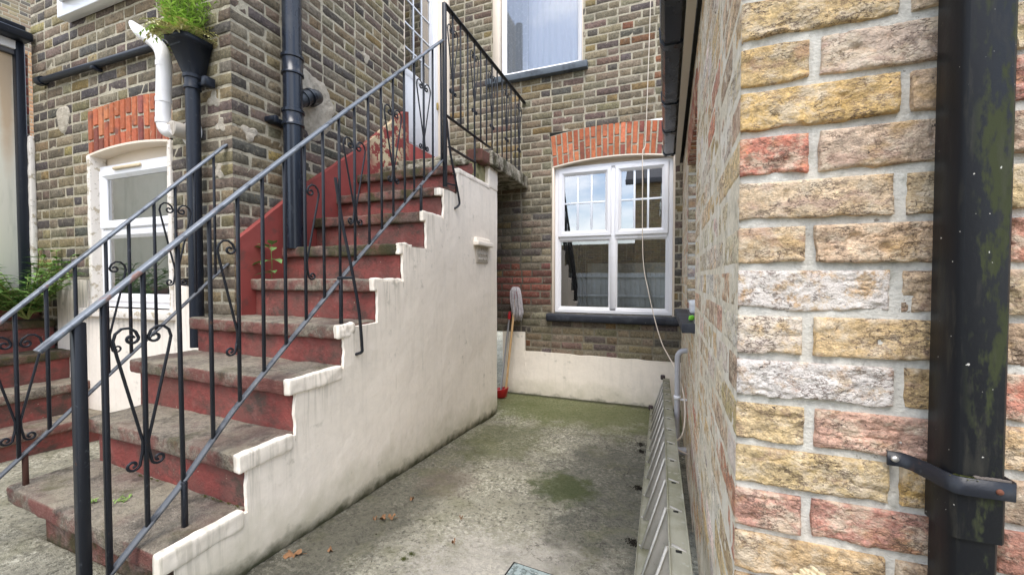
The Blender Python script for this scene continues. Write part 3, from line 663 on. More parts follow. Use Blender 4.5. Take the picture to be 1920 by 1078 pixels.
# left window reveal + unit
PLF=Plane((0,1.67,0),(1,0,0),(0,-1,0))
mb=MB()
rough_box(mb,LA-.012,LA+.028,CY-.012,1.70,-.24,LSP+.01,res=.03,amp=.004,rad=.008,sc=20)
rough_box(mb,LB-.010,LB+.030,CY-.014,1.70,-.24,LSP+.01,res=.03,amp=.005,rad=.008,sc=20)
mb.build('peeling_reveal',M['cream_old'],LW,smooth=True,auto=50)
mb=MB(); N=16
for i in range(N):
    a=-1+2*i/N;b=-1+2*(i+1)/N; uc=(LA+LB)/2;W=(LB-LA)/2; f=lambda q:LSP+.032*(1-q*q)
    A=[PL_.P(uc+a*W,f(a),.008),PL_.P(uc+b*W,f(b),.008),PL_.P(uc+b*W,f(b),-.09),PL_.P(uc+a*W,f(a),-.09)]; mb.quad(*A)
    mb.quad(A[0],A[1],PL_.P(uc+b*W,f(b)+.014,.008),PL_.P(uc+a*W,f(a)+.014,.008)); mb.quad(A[3],A[2],PL_.P(uc+b*W,.76,-.09),PL_.P(uc+a*W,.76,-.09))
mb.build('arch_lining',M['trim'],LW)
W3=thing('left_wing_window','white two-pane window with trickle vent beneath the left red arch','window',(-3.4,1.67,-.22))
mb=MB(); a,b=LA+.018,LB+.0
ring(mb,PLF,a,b,-.205,.80,.058,-.03,.012,.012); pbox(mb,PLF,a+.05,b-.05,.300,.395,-.03,.012,.006); mb.build('frame',M['upvc'],W3)
for z0,z1,nm in((.352,.760,'top_sash'),(-.165,.338,'lower_sash')):
    m1=MB(); ring(m1,PLF,a+.035,b-.035,z0,z1,.058,-.01,.030 if z0>0 else .022,.014); fr=m1.build(nm,M['upvc'],W3)
    m2=MB(); m2.quad(PLF.P(a+.09,z0+.055,.004),PLF.P(b-.09,z0+.055,.004),PLF.P(b-.09,z1-.055,.004),PLF.P(a+.09,z1-.055,.004)); m2.build('pane',M['glass_left'],fr)
drape('added_pane_backing',PLF,-3.86,-2.93,-.2,.78,.045,2,.003,mat('grey_pane_reflection_tone',(.30,.34,.33),.8,layers=[dict(col=(.16,.19,.18),scale=3.2,lo=.48,hi=.6,amt=.7)]),'added grey sheet lightening the left window panes like a reflection','backing sheet')  # added sheet; its grey tones stand in for the reflection in these panes
m1=MB(); pbox(m1,PLF,-3.58,-3.27,.752,.772,.03,.046,.004); m1.build('trickle_vent',mat('beige_plastic',(.62,.50,.33),.5),W3)
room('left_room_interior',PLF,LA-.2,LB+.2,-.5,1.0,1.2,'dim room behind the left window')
mb=MB(); m1=MB()
rough_box(mb,LA-.05,LB+.06,CY-.055,1.66,-.270,-.212,res=.04,amp=.003,rad=.008,sc=14); mb.build('window_sill',M['cream_old'],LW,smooth=True,auto=50)
# white board below a window above
mb=MB(); mb.box(-4.02,-3.0,CY-.07,CY-.004,1.84,1.98,bev=.004); mb.box(-3.95,-3.05,CY-.13,CY-.07,1.93,2.02,bev=.004); o=mb.build('white_window_board',M['upvc']); tag(o,'white board under an upper window, cut off at top left','board')
# thin paint strip at the left end of the wing wall
mb=MB(); rough_box(mb,-4.61,-4.565,CY-.03,CY+.0,-.05,1.10,res=.03,amp=.008,rad=.008,sc=12); mb.build('paint_strip',M['cream_old'],LW,smooth=True,auto=50)

# door in the wing side wall
DR=thing('landing_door','white door glazed with a grid of small panes at the head of the steps','door',(-2.44,3.7,1.32))
PD=Plane((-2.45,0,0),(0,1,0),(1,0,0))
mb=MB(); pbox(mb,PD,3.30,3.36,1.32,3.5,-.03,.03); pbox(mb,PD,3.955,4.03,1.32,3.5,-.03,.034,.006); mb.build('door_frame',M['door_white'],DR)
mb=MB(); pbox(mb,PD,3.362,3.952,1.325,2.10,-.02,.012,.004); pbox(mb,PD,3.89,3.952,2.10,3.45,-.02,.0125,.004); pbox(mb,PD,3.362,3.43,2.10,3.45,-.02,.0125,.004); pbox(mb,PD,3.362,3.952,2.06,2.14,-.02,.018,.01)
pbox(mb,PD,3.45,3.87,1.40,1.98,.012,.020,.008); leaf=mb.build('door_leaf',M['door_white'],DR)
m2=MB(); m2.quad(PD.P(3.43,2.10,.002),PD.P(3.89,2.10,.002),PD.P(3.89,3.45,.002),PD.P(3.43,3.45,.002)); m2.build('pane',M['glass_left'],leaf)
m3=MB()
for k in(1,2): u=3.43+.46*k/3; pbox(m3,PD,u-.008,u+.008,2.1,3.45,.003,.012)
for k in range(1,6): z=2.10+.245*k; pbox(m3,PD,3.43,3.89,z-.008,z+.008,.003,.0115)
m3.build('glazing_bars',M['lead'],leaf)
mb=MB(); pbox(mb,PD,3.985,4.005,1.92,2.0,.034,.055,.004); mb.build('hinge',mat('brass_hinge',(.45,.33,.12),.4,metal=.7),DR)
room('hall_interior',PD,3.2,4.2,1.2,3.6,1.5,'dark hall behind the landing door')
mb=MB(); mb.box(-2.47,-2.275,4.022,4.052,1.10,3.6,bev=.003); mb.box(-2.45,-2.35,3.285,3.303,1.3,3.6,bev=.002); o=mb.build('door_reveal_lining',M['trim'],DR)
# ================================================================ RIGHT WING
RW=thing('right_wing_wall','pale yellow brick extension wall filling the right side','wall',(.125,.767,-1.06))
FX,FY=.124,.767
PR=Plane((FX,FY,0),(1,0,0),(0,-1,0))
O=(.50,.37,.19)
w_=lambda c,a=0:((*[v for v in c],),a)
OV={}
ZPH=.017+.075*0
# visible rows counted from the mortar line at z=.017 (row 0 is just above it, -1 just below)
rows={ -8:[(.44,.32,.18),(.44,.32,.2)],-7:[(.50,.355,.19),(.42,.30,.19),(.5,.36,.22)],-6:[(.50,.27,.20),(.46,.22,.165)],-5:[(.54,.41,.21),(.58,.39,.15)],-4:[(.55,.42,.23),(.57,.35,.26)],
 -3:[(.54,.42,.33),(.54,.38,.18)],-2:[(.56,.42,.25),(.57,.41,.21)],-1:[(.52,.37,.23),(.50,.37,.24)],0:[(.54,.40,.24),(.57,.41,.27)],1:[(.57,.43,.27),(.50,.38,.22)],
 2:[(.56,.20,.13),(.50,.38,.28)],3:[(.55,.375,.15),(.44,.32,.21)],4:[(.52,.37,.17),(.53,.40,.30)],5:[(.57,.42,.21),(.46,.36,.25)],6:[(.53,.4,.24),(.5,.37,.23)]}
alph={(-1,0):.95,(-3,0):1.0,(-2,0):.55,(1,0):.15,(4,1):.2}
for j,cs in rows.items():
    cs=[(c[0]*1.0,c[1]*.975,c[2]*.95) for c in cs]
    for b_,c in enumerate(cs): OV[(j,b_)]=(c,alph.get((j,b_),.08))
# rows alternate header first / stretcher first: row 0 (just above z=.017) starts with a header
brickwork('front_brick_face',PR,0,.42,-.60,.62,lambda u,z,r:pick(NEARP,r),M['brick_near'],M['mortar_near'],RW,res=.0028,amp=.0028,sc=32,joint=.0128,hj=.0135,depth=.0062,seed=31,zph=.0175,first=0,course=.0742,sw=.2075,hw=.094,edge=.0024,ej=.0065,mres=.01,corner=True,fiss=.0028,override=OV,alphaf=lambda j,b,r:.1*r.random(),md=.95)
brickwork('front_brick_face',PR,.425,1.6,-1.08,1.3,lambda u,z,r:pick(NEARP,r),M['brick_near'],M['mortar_near'],RW,res=.03,amp=.0025,sc=32,joint=.0128,hj=.0135,depth=.008,seed=32,zph=.0175,course=.0742,ej=.005,md=.5)
brickwork('front_brick_face',PR,0,.42,-1.08,-.60,lambda u,z,r:pick(NEARP,r),M['brick_near'],M['mortar_near'],RW,res=.02,amp=.0025,sc=32,joint=.0128,hj=.0135,depth=.008,seed=33,zph=.0175,course=.0742,ej=.005,md=.5)
brickwork('front_brick_face',PR,0,.42,.62,1.3,lambda u,z,r:pick(NEARP,r),M['brick_near'],M['mortar_near'],RW,res=.02,amp=.0025,sc=32,joint=.0128,hj=.0135,depth=.008,seed=34,zph=.0175,course=.0742,ej=.005,md=.5)
# side face: from the near corner to the house
S0=Vector((FX,FY,0)); S1=Vector((.188,4.06,0)); SD=(S1-S0).normalized(); SN=Vector((-SD.y,SD.x,0))
PS=Plane(S0,SD,SN)
def ssx(y): return FX+(y-FY)*(S1.x-S0.x)/(S1.y-S0.y)
OY0,OY1,OZ0,OZ1=1.99-FY,2.83-FY,-.205,.735
def holes_rs(z): return [(OY0,OY1)] if OZ0<z<OZ1+.21 else []
SIDEP=[(5,(.60,.44,.23)),(4,(.57,.42,.27)),(1.3,(.56,.33,.23)),(1.0,(.58,.25,.16)),(3,(.64,.54,.40)),(1,(.48,.35,.24)),(1.5,(.68,.62,.53))]
al_=lambda j,b,r:(.6 if r.random()<.25 else .05)
brickwork('side_brick_face',PS,0.0015,1.18,-1.08,1.18,lambda u,z,r:pick(SIDEP,r),M['brick_near'],M['mortar_side'],RW,holes_rs,res=.008,amp=.0011,sc=34,corner=True,joint=.0088,hj=.0085,depth=.0022,seed=41,zph=.0175,first=1,course=.0742,sw=.2075,hw=.094,edge=.003,ej=.0028,mres=.03,dirn=-1,alphaf=al_,mname='side_mortar',md=.15)
brickwork('side_brick_face',PS,1.18,3.30,-1.28,1.18,lambda u,z,r:pick(SIDEP,r),M['brick_near'],M['mortar_side'],RW,holes_rs,res=.018,amp=.0010,sc=34,joint=.0088,hj=.0085,depth=.0020,seed=42,zph=.0175,first=1,course=.0742,edge=.003,ej=.0028,mres=.06,dirn=-1,alphaf=al_,mname='side_mortar',md=.15)
# window recess in the side face: jamb bricks, soldier lintel and sill
PJ=Plane((ssx(2.83),2.83,0),(1,0,0),(0,-1,0))
brickwork('jamb_brick_face',PJ,0,.16,OZ0,OZ1+.01,lambda u,z,r:pick([(2,(.40,.15,.10)),(3,(.42,.34,.22)),(1,(.6,.55,.48)),(2,(.3,.24,.17))],r),M['brick_near'],M['mortar_near'],RW,res=.02,joint=.014,seed=51,zph=.0,hw=.1025,sw=.15,ej=.004)
mb=MB(); mo=MB(); rr=random.Random(5)
n=11
for i in range(n):
    a=OY0-.03+(OY1-OY0+.06)*i/n; b=OY0-.03+(OY1-OY0+.06)*(i+1)/n-.012
    c=pick([(1,(.30,.10,.06)),(1,(.22,.08,.05)),(1,(.36,.13,.08))],rr)
    mb.box(a,b,-.14,.006,OZ1,OZ1+.20,bev=.004,xf=lambda u,d,z:tuple(PS.P(u,z,d)),col=(*c,0))
    mo.box(b-.002,b+.014,-.14,.001,OZ1+.002,OZ1+.20,xf=lambda u,d,z:tuple(PS.P(u,z,d)))
mb.build('lintel_bricks',M['brick_near'],RW); mo.build('lintel_mortar',M['mortar_near'],RW)
mb=MB(); rough_box(mb,.093,.34,1.955,2.90,-.250,-.207,res=.03,amp=.003,rad=.005,sc=16); mb.build('window_sill',[M['sill_black']],RW,smooth=True,auto=50)
PSW=Plane((ssx(2.4)+.12,0,0),(0,1,0),(-1,0,0))
W4=thing('side_window','white-framed window set deep in the right wing side wall','window',(PSW.O.x,2.4,-.2))
mb=MB(); ring(mb,PSW,1.99,2.83,-.2,OZ1,.05,-.02,.02); fr=mb.build('frame',M['upvc'],W4)
m2=MB(); m2.quad(PSW.P(2.03,-.16,0),PSW.P(2.79,-.16,0),PSW.P(2.79,OZ1-.04,0),PSW.P(2.03,OZ1-.04,0)); m2.build('pane',M['glass_left'],fr)
room('side_room_interior',PSW,1.9,2.9,-.4,.9,1.0,'dark room behind the side window')
# odds and ends on that sill
mb=MB()
rough_box(mb,.165,.235,2.52,2.60,-.206,-.135,res=.012,amp=.010,rad=.012,sc=35,big=.008,bigsc=18); o=mb.build('crumpled_plastic',M['white_plastic'],smooth=True,auto=40); tag(o,'crumpled white plastic lying on the side window sill','scrap')
mb=MB(); rough_box(mb,.130,.156,2.10,2.125,-.206,-.182,res=.006,amp=.003,rad=.008,sc=60); o=mb.build('green_plastic_cap',M['green_plastic'],smooth=True); tag(o,'small lime green plastic cap at the sill edge','cap')
# eaves: gutter, fascia, soffit and roof of the right wing
G=thing('roof_gutter','black square-section gutter with joint bands along the right eaves','gutter',(.05,2.3,1.07))
gxa,gxb=.0,.112
gz=lambda y:1.10-(y-1.7)*.011
def gx(y): return -.016+(y-1.7)*.0125
mb=MB()
ys=[.45]+cut((.9,3.80),8)
prof=[(0,.085),(.006,.02),(.022,0),(.088,0),(.104,.02),(.110,.085),(.106,.085),(.100,.024),(.086,.006),(.024,.006),(.010,.024),(.004,.085)]
Gd=np.array([[(gx(y)+px,y,gz(y)+pz) for px,pz in prof+[prof[0]]] for y in ys]); mb.grid(Gd,flip=True)
mb.poly([(gx(3.8)+px,3.801,gz(3.8)+pz) for px,pz in prof[:6]]); mb.poly([(gx(.45)+px,.449,gz(.45)+pz) for px,pz in prof[:6]])
mb.build('gutter_channel',M['pipe'],G,smooth=True,auto=35)
for y in(1.15,2.05,2.72,3.22,3.77):
    mb=MB(); o1=[(-.006,.088),(0,.018),(.019,-.006),(.091,-.006),(.110,.018),(.116,.088)]
    Gd=np.array([[(gx(y)+px,yy,gz(y)+pz) for px,pz in o1] for yy in(y-.022,y+.022)]); mb.grid(Gd,flip=True)
    for yy in(y-.022,y+.022):
        for k in range(5):
            a,b=o1[k],o1[k+1]; c,d=prof[k],prof[k+1]
            mb.quad((gx(y)+a[0],yy,gz(y)+a[1]),(gx(y)+b[0],yy,gz(y)+b[1]),(gx(y)+d[0],yy,gz(y)+d[1]),(gx(y)+c[0],yy,gz(y)+c[1]))
    mb.build('joint_band',M['pipe'],G)
ER=thing('right_wing_roof','slate lean-to roof with pale fascia over the right wing','roof',(.6,2.3,1.1))
mb=MB()
for a,b in(((.45),(3.86)),):
    P=[]
    for y in(a,b):
        x=gx(y)+.103; zb=gz(y)-.030-(y-1.7)*.018; P.append([(x,y,zb),(x+.036,y,zb),(x+.036,y,1.22),(x,y,1.22)])
    A,B=P
    for i in range(4): k=(i+1)%4; mb.quad(A[i],A[k],B[k],B[i])
    mb.poly(A);mb.poly(B)
mb.build('fascia_board',M['trim_grey'],ER)
mb=MB(); mb.quad((.11,.45,1.075),(.34,.45,1.075),(.34,4.04,1.075),(.16,4.04,1.075)); mb.build('soffit',M['dark'],ER)  # near-black colour stands in for the shade under the eaves
mb=MB()
th=R(24)
for i in range(9):
    for j in range(18):
        u0=i*.26; y=.42+j*.20+(.1 if i%2 else 0)
        f=lambda u,v,w:(.13+u*math.cos(th)-w*math.sin(th),v,1.20+u*math.sin(th)+w*math.cos(th))
        mb.box(u0,u0+.28,y,min(y+.195,4.04),.0+.012*0,.010,xf=lambda u,v,w:f(u,v,w+.02-(u-u0)*.03))
mb.build('slates',M['roof'],ER)
# front downpipe
DP=thing('front_downpipe','black square downpipe streaked with algae, nearest the camera','downpipe',(.395,.72,-1.06))
def sqpipe(mb,x0,x1,y0,y1,z0,z1,c):
    q=[(x0+c,y0),(x1-c,y0),(x1,y0+c),(x1,y1-c),(x1-c,y1),(x0+c,y1),(x0,y1-c),(x0,y0+c)]
    pts=[]
    for k,(a,b) in enumerate(q): pts.append((a,b))
    Gd=np.array([[(a,b,z) for a,b in pts+[pts[0]]] for z in cut((z0,z1),int((z1-z0)/.1)+1)]); mb.grid(Gd)
mb=MB(); sqpipe(mb,.3665,.4195,.694,.754,-.300,1.10,.0055); mb.build('upper_pipe_length',M['downpipe'],DP)
mb=MB(); sqpipe(mb,.3685,.4165,.697,.751,-1.06,-.300,.0055); sqpipe(mb,.3655,.4205,.693,.755,-.345,-.285,.0055); mb.build('lower_pipe_length',M['downpipe'],DP)
mb=MB(); zc=-.272; H=.0115
path=[(.324,.757),(.340,.756),(.349,.745),(.357,.722),(.3615,.703),(.367,.6905),(.376,.688),(.400,.688),(.423,.688),(.4255,.693),(.4255,.76)]
for s_,(pt) in enumerate((0,)):
    G1=[]
    for i,(x,y) in enumerate(path):
        zz=zc+ (.0 if i>1 else .0)
        a=path[max(0,i-1)];b=path[min(len(path)-1,i+1)]; t=Vector((b[0]-a[0],b[1]-a[1])).normalized(); nn=Vector((t.y,-t.x))*.0016
        hh=H if i>2 else H*.92
        G1.append([(x+nn.x,y+nn.y,zz-hh),(x+nn.x,y+nn.y,zz+hh),(x-nn.x,y-nn.y,zz+hh),(x-nn.x,y-nn.y,zz-hh),(x+nn.x,y+nn.y,zz-hh)])
    mb.grid(np.array(G1)); mb.poly(G1[0][:4]); mb.poly(G1[-1][:4])
br=mb.build('wall_bracket',M['black'],DP)
mb=MB(); mb.tube([(.332,.7555,zc+.001),(.332,.7505,zc+.001)],[.0052,.0040],n=16); mb.build('screw',mat('zinc_screw',(.62,.60,.56),.35,metal=.6),br)
mb=MB(); mb.tube([(.408,.687,zc-.001),(.408,.6845,zc-.001)],[.0042,.003],n=14); mb.build('rivet',mat('rusty_rivet',(.16,.06,.035),.8),br)
def moss_clump(name,pts,r,label,n=60,seed=1,flat=.6,m=None):
    mb=MB(); rr=random.Random(seed)
    for (x,y,z) in pts:
        for k in range(n*3):
            a=rr.random()*6.28; q=abs(rr.gauss(0,.45))*r; h=r*.28*max(0,1-(q/r)**2)*rr.random()
            c=Vector((x+q*math.cos(a),y+q*math.sin(a)*flat,z+h-.001)); s=max(.0012,r*.07*(.5+rr.random()))
            d=Vector((rr.gauss(0,1),rr.gauss(0,1),abs(rr.gauss(0,1))+.2)).normalized(); e=d.orthogonal().normalized()*s*.6
            mb.poly([c-e,c+e,c+d*s*1.7])
    o=mb.build(name,m or M['moss'],smooth=False); tag(o,label,'moss',kind='stuff'); return o
moss_clump('moss',[(.384,.690,zc+.0105),(.377,.6905,zc+.0105),(.371,.694,zc+.0105)],.0075,'yellow-green moss tuft on the downpipe bracket',n=110)
mb=MB(); rr=random.Random(3)
for k in range(26):
    x=.388+.03*rr.random(); s=.0018+.002*rr.random(); rough_box(mb,x-s,x+s,.689,.693,zc+.008,zc+.012+s*.6,res=.002,amp=.0008,rad=.0012,sc=400,seed=k)
o=mb.build('dirt_crumbs',mat('grey_dirt',(.13,.11,.095),.95)); tag(o,'grey dirt crumbs behind the bracket strap','dirt',kind='stuff')
# splintered timber leaning at the bottom edge
TB=thing('splintered_timber','broken pale timber with a splintered orange end, low in front of the brick','timber',(.20,.64,-1.06))
mb=MB(); rr=random.Random(9); n=15
A=Vector((.245,.60,-1.05)); B=Vector((.203,.655,-.398)); t=(B-A).normalized(); s_=Vector((.8,.25,-.0)); s_=(s_-t*s_.dot(t)).normalized(); f=t.cross(s_)
tops=[-.014,-.008,-.004,.000,.004,.008,.010,.006,.010,.008,.004,.001,-.003,-.007,-.011]
for i in range(n):
    a=(i/n-.5)*.075; b=((i+1)/n-.5)*.075; top=(B-A).length-.018+tops[i]
    for q in(0,1):
        mb.box(a+.0003,b,q*.014-.014,q*.014-.0003,0,top-(q*.008)*rr.random(),bev=.0006,xf=lambda x,y,z:tuple(A+s_*x+f*y+t*z))
mb.build('timber_body',M['splinter'],TB)

# ================================================================ GREY WASTE PIPE
WP=thing('grey_waste_pipe','slim grey plastic waste pipe clipped near the right wing wall','pipe',(.105,2.7,-1.2))
px_,py_=.105,2.70
mb=MB(); pts=[(px_,py_,-1.18),(px_,py_,-.50)]+[(px_+.045*(1-math.cos(a)),py_,-.50+.045*math.sin(a)) for a in(.4,.8,1.2,1.57)]+[(px_+.075,py_,-.455)]
mb.tube(pts,.0165,n=14); mb.build('vertical_pipe',M['grey_pipe'],WP,smooth=True,auto=50)
mb=MB(); mb.tube([(px_,py_-.01,-1.085),(px_+.066,py_-.01,-1.085)],.021,n=14); mb.tube([(px_+.03,py_-.01,-1.085),(px_+.06,py_-.01,-1.085)],.024,n=14); mb.build('branch_pipe',M['grey_pipe'],WP,smooth=True,auto=50)
mb=MB(); mb.tube([(px_,py_,-.762),(px_,py_,-.742)],.021,n=14); mb.bar((px_,py_,-.765),(px_+.06,py_,-.765),.012,.012); mb.build('pipe_clip',M['upvc'],WP)

# ================================================================ WHITE CABLE
pts=[(-.109,3.98,2.70),(-.109,4.0,2.60),(-.122,4.02,2.1),(-.135,4.02,1.63),(-.143,4.02,1.33),(-.146,4.02,1.27),(-.155,4.015,1.235),(-.170,4.0,1.19),(-.168,3.99,.9),(-.164,3.97,.417),(-.150,3.93,.12),(-.110,3.85,-.093),(-.05,3.7,-.34),(.010,3.4,-.51),(.060,3.1,-.57),(.089,2.95,-.60),(.125,2.75,-.66),(.142,2.62,-.74),(.140,2.50,-.82),(.118,2.38,-.875),(.075,2.30,-.89),(.066,2.26,-.885),(.080,2.25,-.90),(.110,2.27,-.92),(.142,2.28,-.935)]
def smooth_path(p,k=5):
    p=[Vector(q) for q in p]; o=[]
    for i in range(len(p)-1):
        a,b,c,d=p[max(0,i-1)],p[i],p[i+1],p[min(len(p)-1,i+2)]
        for j in range(k):
            t=j/k; o.append(.5*((2*b)+(c-a)*t+(2*a-5*b+4*c-d)*t*t+(3*b-3*c+d-a)*t**3))
    return o+[p[-1]]
mb=MB(); mb.tube(smooth_path(pts),.0042,n=6); o=mb.build('white_cable',M['cable'],smooth=True); tag(o,'thin white cable dangling across the rear window to the ladder','cable')
mb=MB(); mb.tube(smooth_path([(-1.885,4.03,1.62),(-1.875,4.03,1.45),(-1.87,4.03,1.33),(-1.88,4.02,1.22),(-1.92,4.0,1.12)]),.006,n=6); o=mb.build('pale_cable',M['cable'],smooth=True); tag(o,'short pale cable behind the landing balusters','cable')

# ================================================================ LADDER
LD=thing('loft_ladder','weathered aluminium ladder lying on its edge along the right wall','ladder',(0,2.3,-1.15))
zl=lambda y:-.985-.060*y
zu=lambda y:zl(y)+.295
def stile(mb,x0,x1,zf_,y0,y1):
    # channel seen from its outer side: web with two lips
    sh=lambda x,y,z:(x,y,z+zf_(y))
    mb.box(x0,x1,y0,y1,-.004,0,bev=.001,xf=sh); mb.box(x0,x0+.004,y0,y1,-.03,.005,bev=.001,xf=sh); mb.box(x1-.004,x1,y0,y1,-.03,.005,bev=.001,xf=sh)
Y0,Y1=.80,3.90
mb=MB(); stile(mb,.028,.084,zu,Y0,Y1); st1=mb.build('upper_stile',M['alu_moss'],LD)
mb=MB(); stile(mb,-.080,-.022,zl,Y0,Y1); st2=mb.build('lower_stile',M['alu_moss'],LD)
yy=[v for v in [1.20+.2265*k for k in range(-1,13)] if Y0+.06<v<Y1-.03]
for v in yy:
    mb=MB()
    a=Vector((-.036,v+.0,zl(v)+.002)); b=Vector((.050,v+.0,zu(v)-.004)); t=(b-a).normalized()
    wd=Vector((.93,.36,0)); wd=(wd-t*wd.dot(t)).normalized(); nn=t.cross(wd); L=(b-a).length
    xf=lambda x,y_,z:tuple(a+t*x+nn*z+wd*y_)
    mb.box(0,L,-.034,.034,-.0015,.0015,bev=.0006,xf=xf); mb.box(0,L,-.034,-.031,-.010,.0015,xf=xf); mb.box(0,L,.031,.034,-.010,.0015,xf=xf)
    mb.build('tread',M['alu'],LD)
    m2=MB(); m2.box(.036,.074,-.008,.003,.0002,.0016,xf=lambda x,y_,z:(x,v+y_-(x-.055)*.5,zu(v)+z)); m2.box(.046,.062,-.026,-.014,.0004,.0018,m=1,xf=lambda x,y_,z:(x,v+y_,zu(v)+z)); m2.build('tread_fixing',[M['alu'],M['dark']],st1)
    m2=MB(); m2.box(-.074,-.046,.0,.008,.0002,.0016,xf=lambda x,y_,z:(x,v+y_-(x+.05)*.5,zl(v)+z)); m2.build('tread_fixing',M['alu'],st2)
for (x,z) in((.030,zu(Y1)),(-.074,zl(Y1))):
    mb=MB(); rough_box(mb,x-.022,x+.018,Y1-.012,Y1+.035,z-.014,z+.026,res=.01,amp=.001,rad=.010); mb.build('end_cap',M['rubber'],LD,smooth=True)

# ================================================================ MANHOLE COVER
MH=thing('drain_cover','galvanised drain cover sunk in the concrete at the bottom edge','drain cover',(-.42,1.2,-1.10))
zf=float(floor_z(1.43))+.006
mb=MB(); 
an=math.atan2(-.012,.16)
xf=lambda x,y,z:( -.529+x*math.cos(an)-y*math.sin(an), 1.431+x*math.sin(an)+y*math.cos(an)-.0, zf+z-.073*(y))
mb.box(0,.47,-.47,0,-.02,.003,bev=.002,xf=xf); mb.build('cover_frame',M['dark'],MH)
mb=MB(); mb.box(.010,.455,-.455,-.012,-.01,.010,bev=.003,xf=xf); mb.build('cover_plate',M['galv'],MH)
# ================================================================ MOP AND DUSTPAN
MP=thing('string_mop','grey string mop stood head-up with a pale wooden handle','mop',(-1.56,3.86,-1.235))
a=Vector((-1.500,3.80,-1.235)); b=Vector((-1.440,3.96,-.16))
mb=MB(); mb.tube([a,b],.0125,n=10); mb.build('handle',M['wood'],MP,smooth=True,auto=50)
mb=MB(); mb.tube([b+(a-b)*.06,b+Vector((0,0,.02))],[.022,.026],n=12); mb.build('socket',M['red_plastic'],MP,smooth=True,auto=50)
mb=MB(); rr=random.Random(4)
for k in range(90):
    an=rr.random()*6.28; r0=.012+.02*rr.random(); r1=.040+.020*rr.random(); top=b+Vector((math.cos(an)*r0,math.sin(an)*r0*.7,.045+.02*rr.random()))
    L=.20+.10*rr.random(); dx=math.cos(an); dy=math.sin(an)*.6-.2
    pts=[b+Vector((0,0,.015)),top,b+Vector((dx*r1,dy*r1,.02)),b+Vector((dx*r1*1.15+.012,dy*r1*1.1,-L*.5)),b+Vector((dx*r1*1.05+.018+rr.gauss(0,.006),dy*r1,-L))]
    mb.tube(smooth_path(pts,3),.0042,n=5)
mb.build('strands',M['mop'],MP,smooth=True)
DPN=thing('long_handled_dustpan','red dustpan on a steel pole with red grip beside the mop','dustpan',(-1.58,3.8,-1.235))
a=Vector((-1.555,3.82,-1.19)); b=Vector((-1.515,3.985,-.36))
mb=MB(); mb.tube([a,b],.011,n=10); mb.build('pole',M['steel'],DPN,smooth=True,auto=50)
mb=MB(); mb.tube([b+(a-b)*.10,b+(a-b)*.04,b],[.016,.019,.013],n=12); mb.build('grip',M['red_plastic'],DPN,smooth=True,auto=50)
mb=MB(); cx,cy_=-1.555,3.80; Gd=[]
for i in range(21):
    an=math.pi*2*i/20; row=[]
    for (rr_,z) in((0,-1.232),(.060,-1.234),(.070,-1.225),(.088,-1.165),(.092,-1.150),(.084,-1.150),(.078,-1.165),(.055,-1.218),(0,-1.220)):
        row.append((cx+math.cos(an)*rr_,cy_+math.sin(an)*rr_*.8,z+(.02*math.cos(an) if rr_>.075 else 0)))
    Gd.append(row)
mb.grid(np.array(Gd)); mb.build('pan',M['red_plastic'],DPN,smooth=True,auto=40)
# ================================================================ STAIRCASE
ST=thing('outdoor_staircase','dark red steps with worn concrete treads beside a tall cream side wall','staircase',(-1.9,1.9,-1.1))
SY=[.723,.965,1.172,1.44,1.679,1.898,2.146,2.363,2.593,2.93]; SZ=[-.835,-.634,-.413,-.222,-.006,.199,.42,.624,.836,1.02]
XL=[-2.46,-2.44,-2.53,-2.50]+[-2.34]*6
skew=lambda Q:np.stack([Q[...,0],Q[...,1]-(Q[...,0]+1.4)*.035*np.clip(1.8-Q[...,1],0,1),Q[...,2]],-1)
TH=.066
for i in range(9):
    y0,y1,z=SY[i],SY[i+1],SZ[i]; xl=XL[i]; xr=-1.412
    if i==8: xr=-1.43
    mb=MB(); zb=(SZ[i-1]-.02) if i else float(floor_z(.8))-.05
    rough_box(mb,xl+.03,xr-.004,y0+.030,y1+.06,zb,z-TH+.01,res=.04,amp=.003,rad=.006,sc=10,seed=i,warp=skew)
    if i==0:
        mb=MB(); rough_box(mb,-2.30,-1.44,.815,1.0,zb,z-TH+.01,res=.04,amp=.006,rad=.006,sc=10,seed=i)
    r_=mb.build('riser',M['red'] if i else M['tread_moss'],ST,smooth=True,auto=45)
    mb=MB(); rough_box(mb,xl,xr,y0,y1+.06,z-TH,z,res=.016,amp=.0055,rad=.012,sc=22,seed=20+i,big=.004,bigsc=6,warp=skew)
    mb.build('tread',M['tread'] if i<5 else M['tread_moss'],r_,smooth=True,auto=50)
# bottom pad slab
mb=MB(); rough_box(mb,-2.56,-1.42,-.6,.80,-1.12,-1.030,res=.05,amp=.004,rad=.012,sc=9,seed=60); mb.build('base_slab',M['floor'],ST,smooth=True,auto=50)
mb=MB(); rough_box(mb,-2.28,-1.50,.80,.90,-1.10,-.90,res=.05,amp=.004,rad=.012,sc=9,seed=61); mb.build('base_riser',M['tread_moss'],ST,smooth=True,auto=50)
